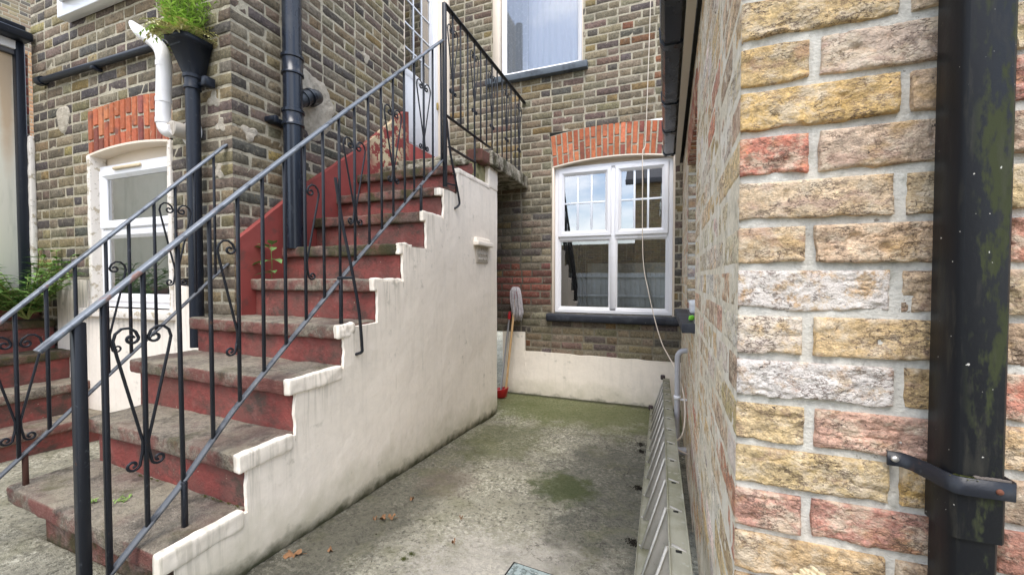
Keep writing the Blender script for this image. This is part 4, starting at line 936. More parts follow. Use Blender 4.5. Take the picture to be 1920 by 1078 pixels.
# cream side wall, built as columns that follow the steps
XW=-1.400
def wall_cols():
    segs=[]
    for i in range(8): segs.append((SY[i]+.028 if i else SY[0]+.035,SY[i+1]+.028,SZ[i]-.012))
    segs.append((SY[8]+.010,3.165,.802)); segs.append((3.165,3.335,.962))
    return segs
mb=MB(); t=None
def disp(P):
    h=P[...,2]+.073*P[...,1]+1.011
    return fbm(P,1.6,5)*.008+fbm(P,6,6)*.0022+fbm(P,30,7)*.0008+.005+.012*np.exp(-np.clip(h,0,1)/.05)*0-.02*np.exp(-np.clip(h,0,1)/.03)
prevtop=None
for (a,b,zt_) in wall_cols():
    ys=np.linspace(a,b,max(3,int((b-a)/.018))); zs0=floor_z(ys)-.03; n=int((zt_+1.25)/.02)+2; tt=np.linspace(0,1,n)
    Y=np.repeat(ys[:,None],n,1); Z=zs0[:,None]+(zt_-zs0[:,None])*tt[None]
    Z=Z+(fbm(np.stack([Y*0,Y,Z],-1),14,9)*.006)*(tt[None]>.97)
    P=np.stack([np.full_like(Y,XW),Y,Z],-1); P[...,0]+=disp(P)
    P[...,1]+=fbm(P,26,12)*.012*np.exp(-(Y-a)/.012)*(prevtop is not None)*(Z>(prevtop or 0)-.03)
    mb.grid(P)
    e=P[:,-1]; e2=e.copy(); e2[:,0]-=.035; e2[:,2]+=.002; mb.grid(np.stack([e,e2],1))
    if prevtop is not None:      # little upright face where the wall steps up
        c0=P[0]; sel=c0[:,2]>prevtop-.02; q=c0[sel]; q2=q.copy(); q2[:,0]-=.016
        if len(q)>1: mb.grid(np.stack([q2,q],1))
    prevtop=zt_
e=P[-1]; e2=e.copy(); e2[:,0]=-2.34; mb.grid(np.stack([e,e2],1))
# nose pieces: painted slab ends, some crumbled
for i,(ext,amp,res) in {0:(.010,.004,.010),1:(.010,.004,.010),2:(.010,.005,.010),3:(.005,.012,.008),4:(.007,.005,.010),5:(.005,.011,.008),6:(.002,.005,.010)}.items():
    a=SY[i]-.004; b=SY[i+1]+.012
    if i in(3,5): b=a+.10 if i==3 else a+.13
    rough_box(mb,XW-.026,XW+ext,a,b,SZ[i]-TH+.004,SZ[i]+.004,res=res,amp=amp,rad=.007,sc=24,seed=70+i,big=.004,bigsc=9,warp=lambda Q:Q+np.stack([Q[...,0]*0,Q[...,0]*0,fbm(Q,9,3)*.006*(Q[...,2]<SZ[i]-.03)],-1))
# the piece behind the second-last step, then the upright at the landing
rough_box(mb,XW-.05,XW+.002,SY[7]-.01,SY[7]+.03,.56,.612,res=.02,amp=.004,rad=.006)
rough_box(mb,XW-.09,XW+.012,3.14,3.34,.78,.965,res=.02,amp=.005,rad=.01,sc=14)
rough_box(mb,XW-.05,XW+.010,2.60,3.17,.765,.808,res=.02,amp=.005,rad=.01,sc=14)
sw=mb.build('side_wall',M['cream'],ST,smooth=True,auto=55)
mb=MB(); P_=lambda *q:q
hx=XW+.004
for (a,b,z0,z1,o0,o1) in((2.85,3.16,.262,.318,.0,.05),):
    G1=[]; 
    rough_box(mb,hx-.02,hx+.045,a,b,z0,z1-.02,res=.02,amp=.003,rad=.006,sc=30)
    rough_box(mb,hx-.02,hx+.020,a+.02,b-.02,z1-.03,z1+.01,res=.02,amp=.003,rad=.008,sc=30)
mb.build('vent_hood',M['cream'],sw,smooth=True,auto=50)
mb=MB(); mb.box(hx-.01,hx+.010,2.90,3.12,.125,.262,bev=.003)
for k in range(4):
    for j in range(3): mb.tube([(hx+.009,2.94+.047*k,.155+.042*j),(hx+.016,2.94+.047*k,.155+.042*j)],[.016,.012],n=10)
mb.build('air_brick',M['trim_grey'],sw)
# mossy upper parts and landing
mb=MB(); rough_box(mb,-2.34,-1.43,2.93,3.4,.78,.94,res=.04,amp=.004,rad=.008); mb.build('landing_riser',M['red'],ST,smooth=True,auto=45)
mb=MB(); rough_box(mb,-2.34,-1.47,2.915,3.2,.925,.985,res=.02,amp=.006,rad=.012,sc=18,big=.004,warp=None); rough_box(mb,-2.34,-1.335,3.105,4.055,.955,1.085,res=.02,amp=.012,rad=.016,sc=13,big=.008,bigsc=7); mb.build('landing_slab',M['slab_old'],ST,smooth=True,auto=60)
mb=MB(); rough_box(mb,-1.52,-1.368,2.96,3.14,.955,1.060,res=.015,amp=.008,rad=.012,sc=18); mb.build('landing_brick',mat('mossy_red_brick',(.13,.06,.045),.95,layers=[dict(col=(.07,.075,.03),scale=14,lo=.5,hi=.6,amt=.7)],bumps=[(40,.7,5)]),ST,smooth=True,auto=50)
mb=MB(); rough_box(mb,-1.52,-1.425,2.93,3.16,.79,.955,res=.02,amp=.006,rad=.01,sc=16); mb.build('landing_pier',mat('olive_stained_render',(.28,.26,.14),.95,var=[(12,.25,(1,1,1))],layers=[dict(col=(.06,.065,.02),scale=9,lo=.5,hi=.62,amt=.8)],bumps=[(40,.6,5)]),ST,smooth=True,auto=50)
# red string board against the wing wall
mb=MB(); pg=[(1.625,-.25),(3.36,.70),(4.05,.95),(4.05,1.325),(3.302,1.325),(3.302,1.615),(3.235,1.60),(2.62,1.05),(2.11,.66),(1.625,.235)]
x0,x1=-2.352,-2.312
seg=np.array(pg); nrm_=[]
top=[(y,np.interp(y,[1.625,2.11,2.62,3.235,3.302],[.235,.66,1.05,1.595,1.615])) for y in np.linspace(1.625,3.302,70)]
yy_=np.array([q[0] for q in top]); zt2=np.array([q[1] for q in top]); zb2=np.interp(yy_,[1.625,3.302],[-.3,.75]); tt=np.linspace(0,1,30)
P=np.stack([np.full((70,30),x1),np.repeat(yy_[:,None],30,1),zb2[:,None]+(zt2-zb2)[:,None]*tt],-1); P[...,0]+=fbm(P,9,3)*.004; P[:,-1,2]+=fbm(P[:,-1],20,4)*.004
mb.grid(P); e=P[:,-1]; e2=e.copy(); e2[:,0]=-2.36; e2[:,2]+=.006; mb.grid(np.stack([e,e2],1)); e=P[0]; e2=e.copy(); e2[:,0]=-2.36; mb.grid(np.stack([e2,e],1))
mb.box(x0,x1-.002,3.302,4.05,.85,1.322,bev=.004)
mb.build('string_board',M['red_peel'],ST,smooth=True,auto=50)

# ================================================================ RAILINGS
def sweep(mb,pts,w,h,up=(0,0,1)):
    pts=[Vector(p) for p in pts]; G=[]
    for i,p in enumerate(pts):
        t=(pts[min(i+1,len(pts)-1)]-pts[max(i-1,0)]).normalized(); u=Vector(up);u=(u-t*u.dot(t)).normalized(); s=t.cross(u)
        c=min(w,h)*.18
        q=[(-w/2,-h/2+c),(-w/2,h/2-c),(-w/2+c,h/2),(w/2-c,h/2),(w/2,h/2-c),(w/2,-h/2+c),(w/2-c,-h/2),(-w/2+c,-h/2)]
        G.append([p+s*a+u*b for a,b in q+[q[0]]])
    mb.grid(np.array([[tuple(v) for v in g] for g in G])); mb.poly(G[0][:8]); mb.poly(G[-1][:8])
def spiral(cx,cz,r,a0,turn,n=16,shrink=.30):
    return [(cx+math.cos(a0+turn*k/n)*r*(1-(1-shrink)*k/n),cz+math.sin(a0+turn*k/n)*r*(1-(1-shrink)*k/n)) for k in range(n+1)]
def lyre(parent,P,s,zt,H=.43,hw=.072,bw=.036,sides=(-1,1),m=None):
    """scrolled lyre pattern about coordinate s: two bars rise from a waist, curl in at the top and out at the foot"""
    zb=zt-H
    for sd_ in sides:
        r1=.022; r2=.018
        pts=[]
        # foot scroll: starts inside the small curl, swings up to the waist
        fc=(sd_*bw*.9,zb+r2)
        sp=spiral(fc[0],fc[1],r2,math.radians(200) if sd_>0 else math.radians(-20),(1 if sd_>0 else -1)*math.radians(430),18,.25)
        pts+=sp[::-1]
        pts+=[(sd_*.008,zb+.055),(sd_*.007,zb+.085)]
        top=(sd_*hw,zt-.045)
        for k in range(1,8): q=k/8; pts.append((sd_*.007+(top[0]-sd_*.007)*q,zb+.085+(top[1]-zb-.085)*q))
        # shoulder curve and inward curl
        for a in(0,35,70,105,140): A=math.radians(a); pts.append((sd_*(hw-.030+.030*math.cos(A)),zt-.040+.038*math.sin(A)))
        cc=(sd_*(hw-.043),zt-.036)
        sp=spiral(cc[0],cc[1],.018,math.radians(150) if sd_>0 else math.radians(30),(1 if sd_>0 else -1)*math.radians(380),16,.3)
        pts+=sp[1:]
        mb=MB(); mb.tube([P(s+a,z) for a,z in pts],.0044,n=6); mb.build('scroll',m or M['black'],parent,smooth=True)
# --- main railing beside the cream wall
MR=thing('stair_railing','long black scrolled railing along the open side of the red steps','railing',(-1.52,.6,-1.05))
mx_=lambda y:-1.5567+.0611*y
ty=[.532,.757,1.059,1.536,2.0,2.464];tz_=[-.193,.031,.334,.798,1.238,1.675]
by=[.645,.848,1.019,1.525,2.0,2.455];bz=[-.890,-.690,-.490,.000,.440,.860]
ztop=lambda y:float(np.interp(y,ty,tz_)); zbot=lambda y:float(np.interp(y,by,bz))
PP_=lambda y,z:(mx_(y),y,z)
mb=MB(); ys_=np.linspace(.532,2.44,40); sweep(mb,[PP_(y,ztop(y)) for y in ys_],.034,.012); mb.build('handrail',M['rail_top'],MR)
mb=MB(); ys_=np.linspace(.645,2.43,40); sweep(mb,[PP_(y,zbot(y)) for y in ys_],.026,.009); mb.build('bottom_rail',M['rail_bot'],MR)
mb=MB(); mb.bar((mx_(.608),.608,-1.06),(mx_(.608),.608,ztop(.608)-.006),.0265,.0265,up=(0,1,0),bev=.003); mb.build('newel_post',M['black'],MR)
mb=MB(); mb.bar((mx_(.661),.661,-.93),(mx_(.661),.661,ztop(.661)-.006),.0145,.0145,up=(0,1,0),bev=.003); mb.build('newel_post',M['black'],MR)
bys=[.752+.0962*k for k in range(18)]
for k,y in enumerate(bys):
    if y>2.405: break
    z0=zbot(y)+.0
    jx=random.Random(int(y*999)); mb=MB(); mb.bar((mx_(y)+jx.uniform(-.002,.002),y+jx.uniform(-.004,.004),z0),(mx_(y)+.0,y+jx.uniform(-.002,.002),ztop(y)-.004),.0118,.0118,up=(0,1,0),bev=.0022); mb.build('baluster',M['black'],MR)
for y,z0 in((.846,-.838),(1.51,-.222),(2.145,.42)):
    mb=MB(); mb.bar((mx_(y)+.012,y,z0),(mx_(y)+.012,y,zbot(y)+.01),.016,.016,up=(0,1,0),bev=.003); mb.build('support_foot',M['black'],MR)
for k,sides in((0,(-1,1)),(3,(-1,)),(6,(1,)),(9,(-1,1)),(12,(-1,1)),(15,(-1,1))):
    y=bys[k]; lyre(MR,PP_,y,ztop(y)-.175+(.0 if k else .0),H=.43 if k else .445,sides=sides)
# stay bars hooked over the cream wall
mb=MB(); mb.tube(smooth_path([(-1.470,1.50,.482),(-1.44,1.515,.25),(-1.40,1.525,.05),(-1.375,1.545,-.16),(-1.372,1.560,-.33),(-1.374,1.560,-.362),(-1.392,1.545,-.372),(-1.405,1.54,-.372)]),.0075,n=7); mb.bar((mx_(1.5),1.50,.0),(-1.392,1.525,.002),.006,.014); mb.build('stay_bar',M['black'],MR,smooth=True,auto=50)
mb=MB(); mb.tube(smooth_path([(-1.398,2.44,1.10),(-1.39,2.47,.9),(-1.378,2.52,.72),(-1.370,2.56,.585),(-1.370,2.57,.535),(-1.385,2.545,.505),(-1.405,2.54,.50)]),.008,n=7); mb.bar((-1.400,2.40,.655),(-1.378,2.53,.66),.006,.012); mb.build('stay_bar',M['black'],MR,smooth=True,auto=50)
# --- landing railing
LR=thing('landing_railing','short level black scrolled railing on the landing edge, meeting the house wall','railing',(-1.38,2.41,.62))
lx=lambda y:-1.392+.0125*(y-2.4)
LP=lambda y,z:(lx(y),y,z)
ztl=1.852
mb=MB(); sweep(mb,[LP(y,ztl+.008) for y in cut((2.405,4.045),20)],.034,.012); mb.build('handrail',M['black'],LR)
mb=MB(); mb.bar((lx(2.405),2.405,.625),(lx(2.405),2.405,ztl+.016),.026,.026,up=(0,1,0),bev=.003); mb.build('corner_post',M['black'],LR)
mb=MB(); sweep(mb,[LP(y,1.118) for y in cut((2.41,3.15),8)],.024,.010); mb.build('bottom_rail',M['black'],LR)
mb=MB(); sweep(mb,[LP(y,.915) for y in cut((2.46,2.87),6)],.024,.010); mb.bar(LP(2.86,.80),LP(2.86,1.12),.014,.014,up=(0,1,0)); mb.build('lower_brace',M['black'],LR)
for k in range(13):
    y=2.518+.1131*k; z0=1.118 if y<3.1 else 1.08
    mb=MB(); mb.bar(LP(y,z0),LP(y,ztl),.0118,.0118,up=(0,1,0),bev=.0022); mb.build('baluster',M['black'],LR)
    if k%3==0: lyre(LR,LP,y,1.765,H=.47)
# --- left railing
RL=thing('left_stair_railing','shorter black scrolled railing on the left side of the steps, fixed to the brick corner','railing',(-2.40,.7,-1.05))
XLr=-2.40; Q_=lambda y,z:(XLr,y,z)
zt_l=lambda y:-.169+(y-.741)*1.092; zb_l=lambda y:-.771+(y-.729)*.970
mb=MB(); sweep(mb,[Q_(y,zt_l(y)) for y in cut((.56,1.612),12)],.032,.012); mb.build('handrail',M['rail_top'],RL)
mb=MB(); sweep(mb,[Q_(y,zb_l(y)) for y in cut((.60,1.612),12)],.024,.009); mb.build('bottom_rail',M['rail_bot'],RL)
for k,y in enumerate([.779,.866,.955,1.06,1.146,1.25,1.345,1.437,1.541]):
    mb=MB(); mb.bar(Q_(y,zb_l(y)),Q_(y,zt_l(y)-.004),.0118,.0118,up=(0,1,0),bev=.0022); mb.build('baluster',M['black'],RL)
mb=MB(); mb.bar(Q_(.64,-1.06),Q_(.64,zt_l(.64)),.030,.030,up=(0,1,0),bev=.003); mb.build('newel_post',M['black'],RL)
mb=MB(); mb.bar(Q_(.795,-.84),Q_(.795,zb_l(.795)),.016,.016,up=(0,1,0),bev=.003); mb.build('support_foot',mat('rusty_black_foot',(.07,.03,.02),.8),RL)
for y,s in((.779,(-1,1)),(1.06,(1,)),(1.345,(-1,1))): lyre(RL,Q_,y,zt_l(y)-.10,H=.43,sides=s)

# ================================================================ PIPES ON THE LEFT WING
SP=thing('soil_pipe','thick glossy black soil pipe with side branch rising from the steps','pipe',(-2.235,1.93,.2))
sx,sy_=-2.235,1.93
mb=MB(); mb.tube([(sx,sy_,.19),(sx,sy_,4.2)],.0575,n=28); mb.build('pipe_run',M['pipe'],SP,smooth=True,auto=40)
def collar(mb,x,y,z0,z1,r,rim=.008):
    prof=[(r,z0),(r+rim,z0+.004),(r+rim,z0+.016),(r+.003,z0+.022),(r+.003,z1-.030),(r+rim*1.3,z1-.024),(r+rim*1.3,z1-.006),(r,z1)]
    Gd=np.array([[(x+q*math.cos(a),y+q*math.sin(a),z) for q,z in prof] for a in np.linspace(0,2*math.pi,33)]); mb.grid(Gd)
for z0,z1 in((1.30,1.43),(.975,1.085)):
    mb=MB(); collar(mb,sx,sy_,z0,z1,.0585); mb.build('pipe_collar',M['pipe'],SP,smooth=True,auto=40)
mb=MB(); mb.tube([(sx-.06,sy_,1.005),(sx-.12,sy_,1.005)],.02,n=8); mb.box(sx-.13,sx-.05,sy_-.09,sy_-.06,.985,1.03,bev=.004); mb.box(sx-.125,sx-.06,sy_-.11,sy_+.11,.99,1.02,bev=.003); mb.build('pipe_bracket',M['cast'],SP)
mb=MB(); mb.tube(smooth_path([(sx,sy_,1.13),(sx,sy_+.05,1.165),(sx,sy_+.11,1.215),(sx-.005,sy_+.17,1.245),(sx-.03,sy_+.215,1.26),(sx-.08,sy_+.235,1.262),(sx-.125,sy_+.24,1.262)],4),.046,n=22)
for k,(y,z) in enumerate(((.085,1.195),(.135,1.228))):
    t=Vector((0,.06,.045)).normalized(); c=Vector((sx,sy_+y,z)); mb.tube([c-t*.012,c+t*.012],.053,n=22)
mb.build('side_branch',M['pipe'],SP,smooth=True,auto=50)
RWP=thing('hopper_downpipe','black cast-iron downpipe with a tapered hopper head holding a fern','downpipe',(-2.58,1.54,-.41))
hx_,hy_=-2.582,1.548
mb=MB(); mb.tube([(hx_,hy_,-.41),(hx_,hy_,1.20)],.036,n=20); mb.build('pipe_run',M['cast'],RWP,smooth=True,auto=40)
mb=MB(); collar(mb,hx_,hy_,1.10,1.19,.037,.007); mb.build('pipe_collar',M['cast'],RWP,smooth=True,auto=40)
mb=MB(); mb.tube([(hx_+.03,hy_+.02,1.135),(hx_+.12,hy_+.03,1.135)],.016,n=8); mb.box(hx_+.085,hx_+.125,hy_-.01,hy_+.05,1.11,1.165,bev=.005); mb.build('pipe_ear',M['cast'],RWP)
mb=MB(); 
def octs(hw,hd,z,cy,cx): 
    c=min(hw,hd)*.42
    return [(cx-hw+c,cy-hd,z),(cx+hw-c,cy-hd,z),(cx+hw,cy-hd+c,z),(cx+hw,cy+hd,z),(cx-hw,cy+hd,z),(cx-hw,cy-hd+c,z)]
lv=[octs(.040,.040,1.175,1.552,hx_),octs(.044,.042,1.190,1.552,hx_),octs(.084,.076,1.345,1.528,hx_),octs(.092,.084,1.350,1.522,hx_),octs(.092,.084,1.378,1.522,hx_),octs(.082,.074,1.378,1.522,hx_),octs(.075,.068,1.32,1.528,hx_)]
mb.grid(np.array([l+[l[0]] for l in lv])); mb.poly(lv[-1]); mb.build('hopper_head',M['cast'],RWP)
TP=thing('thin_waste_pipe','thin sloping black pipe running across the left wing wall to the hopper','pipe',(-3.5,1.585,1.46))
mb=MB(); mb.tube([(-4.40,1.583,1.478),(-4.34,1.583,1.478)],.032,n=12); mb.tube([(-4.38,1.583,1.476),(-2.66,1.583,1.452)],.0225,n=12); mb.build('pipe_run',M['cast'],TP,smooth=True,auto=45)
mb=MB(); mb.box(-3.66,-3.63,1.555,1.612,1.425,1.445,bev=.002); mb.build('pipe_clip',M['cast'],TP)
FL=thing('white_boiler_flue','white plastic flue pipe with an upturned open end beside the hopper','flue',(-2.77,1.6,.86))
pp=[(-2.690,1.605,.872),(-2.690,1.54,.872)]
mb=MB(); mb.tube([(-2.680,1.606,.880),(-2.680,1.585,.880)],[.082,.075],n=26); mb.build('wall_plate',M['white_pipe'],FL,smooth=True,auto=40)
mb=MB(); mb.tube([(-2.695,1.58,.880),(-2.700,1.50,.880)],.045,n=20)
for k in range(5): mb.box(-2.735+.016*k,-2.729+.016*k,1.495,1.502,.850,.910)
mb.build('terminal_grille',M['trim_grey'],FL,smooth=True,auto=40)
mb=MB(); pts=smooth_path([(-2.700,1.515,.872),(-2.735,1.51,.868),(-2.765,1.505,.89),(-2.772,1.50,.95),(-2.765,1.50,1.08),(-2.757,1.50,1.20),(-2.757,1.50,1.29),(-2.785,1.50,1.355),(-2.84,1.50,1.405),(-2.90,1.50,1.447)],5)
mb.tube(pts,.037,n=20)
# oblique open mouth
a=Vector((-2.90,1.50,1.447)); d=Vector((-.86,0,.51)).normalized(); u=Vector((0,0,1)); u=(u-d*u.dot(d)).normalized(); s_=d.cross(u); Gd=[]
for k in range(25):
    an=2*math.pi*k/24; o_=s_*math.cos(an)*.037+u*math.sin(an)*.037; L=.13-.075*math.sin(an)*-1
    Gd.append([tuple(a+o_),tuple(a+o_+d*(.12+.075*math.sin(an))),tuple(a+o_*.92+d*(.12+.075*math.sin(an))),tuple(a+o_*.92)])
mb.grid(np.array(Gd)); mb.build('flue_pipe',M['white_pipe'],FL,smooth=True,auto=45)
for i_,(c,d_) in enumerate((((-2.766,1.50,1.05),(0,0,1)),((-2.757,1.50,1.255),(0,0,1)),((-2.771,1.50,.93),(0,0,1)))):
    mb=MB(); c=Vector(c); d_=Vector(d_); mb.tube([c-d_*.014,c+d_*.014],.0395,n=20); mb.build('joint_ring',M['white_pipe'],FL,smooth=True,auto=45)

# ================================================================ LEFT NEIGHBOUR
NB=thing('neighbour_lean_to','cream boarded lean-to with black gutter at the far left edge','lean-to',(-4.7,1.0,-1.05))
mb=MB(); mb.box(-4.75,-4.650,-.6,1.545,-.1,1.70,bev=.004); mb.build('cream_panel',M['panel'],NB)
mb=MB(); mb.box(-4.75,-4.62,-.6,1.56,1.70,1.735,bev=.003); mb.build('dark_band',M['roof'],NB)
mb=MB(); mb.box(-4.75,-4.60,-.6,1.54,1.735,1.80,bev=.003); mb.build('white_fascia',M['upvc'],NB)
mb=MB(); mb.box(-4.63,-4.50,-.6,1.60,1.80,1.865,bev=.012); mb.box(-4.66,-4.56,-.6,1.58,1.865,1.92,bev=.006); mb.build('gutter',M['cast'],NB)
mb=MB(); mb.box(-4.66,-4.595,1.535,1.585,-.3,1.80,bev=.008); mb.build('downpipe',M['cast'],NB)
mb=MB(); rr=random.Random(2)
mb2=MB()
PN=Plane((-4.66,0,0),(0,1,0),(1,0,0))
brickwork('corner_bricks',PN,1.0,1.62,-1.0,1.75,lambda u,z,r:pick([(3,(.26,.08,.06)),(2,(.13,.08,.07)),(1,(.3,.24,.17))],r),M['brick_dark'],M['mortar'],NB,res=.03,seed=77,ej=.004)
# far building
FB=thing('far_brick_house','distant yellow brick house end at the top left corner','building',(-12,3,-1))
PFB=Plane((-12,0,0),(0,1,0),(1,0,0))
brickwork('far_brick_face',PFB,1,9,2,8,lambda u,z,r:pick([(3,(.28,.22,.14)),(2,(.22,.17,.12)),(1,(.14,.12,.10))] if z>4.55 else [(1,(.42,.24,.13))],r),M['far_brick'],M['mortar'],FB,res=.2,amp=.001,seed=88,ej=0,mres=1.)
mb=MB(); mb.box(-12.6,-12.03,1,9,-1,8); mb.build('far_wall_body',M['render'],FB)
# neighbour steps
NS=thing('neighbour_steps','second flight of dark red steps climbing left at the left edge','staircase',(-3.9,.9,-1.07))
for i,(x,z) in enumerate(((-3.62,-.94),(-3.845,-.735),(-4.085,-.529),(-4.29,-.31),(-4.50,-.09))):
    mb=MB(); rough_box(mb,x-.26,x-.028,-.5,1.598,z-.25,z-.05,res=.05,amp=.004,rad=.006,sc=10,seed=90+i); r_=mb.build('riser',M['red'],NS,smooth=True,auto=45)
    mb=MB(); rough_box(mb,x-.26,x,-.5,1.600,z-.06,z,res=.025,amp=.005,rad=.014,sc=20,seed=95+i,big=.004); mb.build('tread',M['tread'] if i<2 else M['tread_moss'],r_,smooth=True,auto=50)

# ================================================================ PLANTS
def leafshape(mb,p,d,up,L,W,col,curl=.25):
    d=d.normalized(); s_=d.cross(up); s_=s_.normalized() if s_.length>1e-4 else d.orthogonal().normalized(); n=s_.cross(d)
    c=[p+d*L*t-n*curl*L*t*t for t in(0,.3,.65,1)]
    w=[0,.5,.42,0]; f=.12*W
    a=[c[0]]+[c[i]+s_*w[i]*W+n*f for i in(1,2)]+[c[3]]; b=[c[0]]+[c[i]-s_*w[i]*W+n*f for i in(1,2)]+[c[3]]
    for q in(a,b):
        k=mb.verts([c[0],c[1],c[2],c[3],q[1],q[2]],(*col,0)); mb.face(k,k+1,k+4); mb.face(k+1,k+2,k+5,k+4); mb.face(k+2,k+3,k+5)
def green(rr,a=(.10,.20,.035),b=(.20,.33,.06)):
    t=rr.random(); return tuple(a[i]+(b[i]-a[i])*t for i in range(3))
# fern over the hopper
FE=thing('hopper_fern','bright feathery green fern growing out of the black hopper','plant',(-2.55,1.5,1.40))
mb=MB(); ms=MB(); rr=random.Random(12)
for k in range(150):
    an=rr.random()*6.28; L=.13+.30*rr.random()**.9; spread=rr.random()
    base=Vector((-2.582+.055*math.cos(an)*rr.random(),1.51+.05*math.sin(an),1.345)); up=.75+.9*rr.random()
    droop=rr.random()<.22
    if droop: up=.35; L=.12+.10*rr.random()
    hd=Vector((math.cos(an),math.sin(an)*.8-.15,0)); P=[]; v=(hd*(.08+.19*spread)+Vector((0,0,up))).normalized(); p=base.copy(); n=12
    for j in range(n):
        P.append(p.copy()); p=p+v*L/n; v=(v+Vector((0,0,-.22 if droop else -.035))+Vector((rr.gauss(0,.05),rr.gauss(0,.05),0))).normalized()
    ms.tube(P,.0012,n=4,caps=False); yel=droop and rr.random()<.7
    for j in range(1,n):
        for sd_ in(-1,1):
            t=(P[j]-P[j-1]).normalized(); s_=t.cross(Vector((0,0,1))); s_=s_.normalized() if s_.length>.05 else Vector((1,0,0))
            s_=(s_+Vector((rr.gauss(0,.5),rr.gauss(0,.5),0))).normalized()
            d=(s_*sd_*.9+t*.6+Vector((0,0,rr.random()*.4-.1))); LL_=.046*(1-.5*j/n)*(.7+.6*rr.random())
            leafshape(mb,P[j],d,Vector((0,0,1)),LL_,LL_*.30,green(rr,(.26,.44,.06),(.56,.78,.22)) if not yel else green(rr,(.46,.42,.18),(.58,.56,.26)),.3)
mb.build('fronds',M['leaf'],FE); ms.build('stems',M['stem'],FE)
# bush in the corner by the neighbour's steps
BU=thing('leafy_bush','leafy green bush growing in the corner by the left steps','bush',(-4.25,1.40,-.31))
mb=MB(); ms=MB(); rr=random.Random(13)
for k in range(60):
    an=rr.random()*6.28; hd=Vector((math.cos(an),math.sin(an)*.6-.2,0)); L=.28+.42*rr.random(); base=Vector((-4.22+.04*rr.random(),1.42,-.30))
    v=(hd*(.3+.7*rr.random())+Vector((0,0,.75))).normalized(); p=base.copy(); P=[]; n=9
    for j in range(n): P.append(p.copy()); p=p+v*L/n; v=(v+hd*.05+Vector((rr.gauss(0,.05),rr.gauss(0,.05),-.04))).normalized()
    P=[Vector((q.x,min(q.y,1.58),max(q.z,-.29))) for q in P]
    ms.tube(P,.0028,n=5,caps=False)
    for j in range(2,n):
        for q in range(3):
            a2=rr.random()*6.28; d=Vector((math.cos(a2),math.sin(a2),.25+.5*rr.random())); l=.05+.045*rr.random()
            leafshape(mb,P[j],d,Vector((0,0,1)),l,l*.34,green(rr,(.07,.16,.03),(.22,.38,.09)),.35)
mb.build('leaves',M['leaf'],BU); ms.build('stems',M['stem'],BU)
# seedling on the fifth step
def seedling(name,base,leaves,label,cols=((.09,.17,.05),(.17,.27,.09)),r=.0022,seed=1):
    t=thing(name,label,'plant',base); rr=random.Random(seed); mb=MB(); ms=MB(); b=Vector(base)
    hmax=max(l[0] for l in leaves); ms.tube([b+Vector((0,0,-.005)),b+Vector((.004,0,hmax*.5)),b+Vector((-.004,0,hmax))],r,n=5)
    for h,dx,dy,dz,L,W in leaves:
        p=b+Vector((0,0,h)); d=Vector((dx,dy,dz)); st=p+d.normalized()*L*.18; ms.tube([p,st],r*.6,n=4,caps=False); leafshape(mb,st,d,Vector((0,0,1)),L,W,green(rr,*cols),.35)
    mb.build('leaves',M['leaf'],t); ms.build('stem',M['stem'],t); return t
seedling('step_seedling',(-2.225,1.755,-.006),[(0.190,-1,-.2,.15,0.145,0.060),(0.196,.6,-.4,.35,0.123,0.054),(0.184,.1,-.8,.4,0.087,0.045),(0.115,.9,-.3,.12,0.123,0.054),(0.109,-.8,-.5,.0,0.102,0.048),(0.115,.3,-.9,.0,0.087,0.045),(0.046,.7,-.4,.15,0.087,0.045),(0.034,-.6,-.6,.1,0.080,0.042),(0.034,.2,-.8,.3,0.072,0.038),(0.161,-.3,.4,.4,0.087,0.039)],'broad-leaved green seedling on a middle step by the red string board',seed=3)
def tuft(name,c,n,L,label,seed,cols=((.11,.20,.03),(.25,.38,.08)),spread=.02):
    t=thing(name,label,'weed',c); rr=random.Random(seed); mb=MB()
    for k in range(n):
        a=rr.random()*6.28; p=Vector(c)+Vector((rr.gauss(0,spread),rr.gauss(0,spread),0)); d=Vector((math.cos(a),math.sin(a),.5+rr.random())); l=L*(.5+rr.random()*.7)
        leafshape(mb,p,d,Vector((0,0,1)),l,l*.28,green(rr,*cols),.5)
    mb.build('blades',M['leaf'],t); return t
tuft('small_weed',(-1.975,.812,-.832),16,.020,'small bright green weed behind the newel on the bottom tread',4,spread=.008)
tuft('small_weed',(-1.885,.865,-.832),30,.017,'wider green weed clump in a crack of the bottom tread',5,spread=.017)
moss_clump('moss',[(-1.62+.045*k,.988-.001*k,-.833) for k in range(5)],.024,'green moss line along the back of the bottom tread, right part',n=26,seed=8,flat=.3)
moss_clump('moss',[(-2.05+.04*k,.998,-.833) for k in range(4)],.020,'green moss line along the back of the bottom tread, left part',n=26,seed=9,flat=.3)
moss_clump('moss',[(-.935,1.285,float(floor_z(1.285))+.003),(-.925,1.32,float(floor_z(1.32))+.003)],.022,'green moss cushion on the concrete near the bottom edge',n=90,seed=10,flat=.8)
moss_clump('moss',[(-1.47+.0*k,2.66+.07*k,.835) for k in range(5)],.034,'dark moss along the edge of the top step',n=40,seed=11,flat=.8)
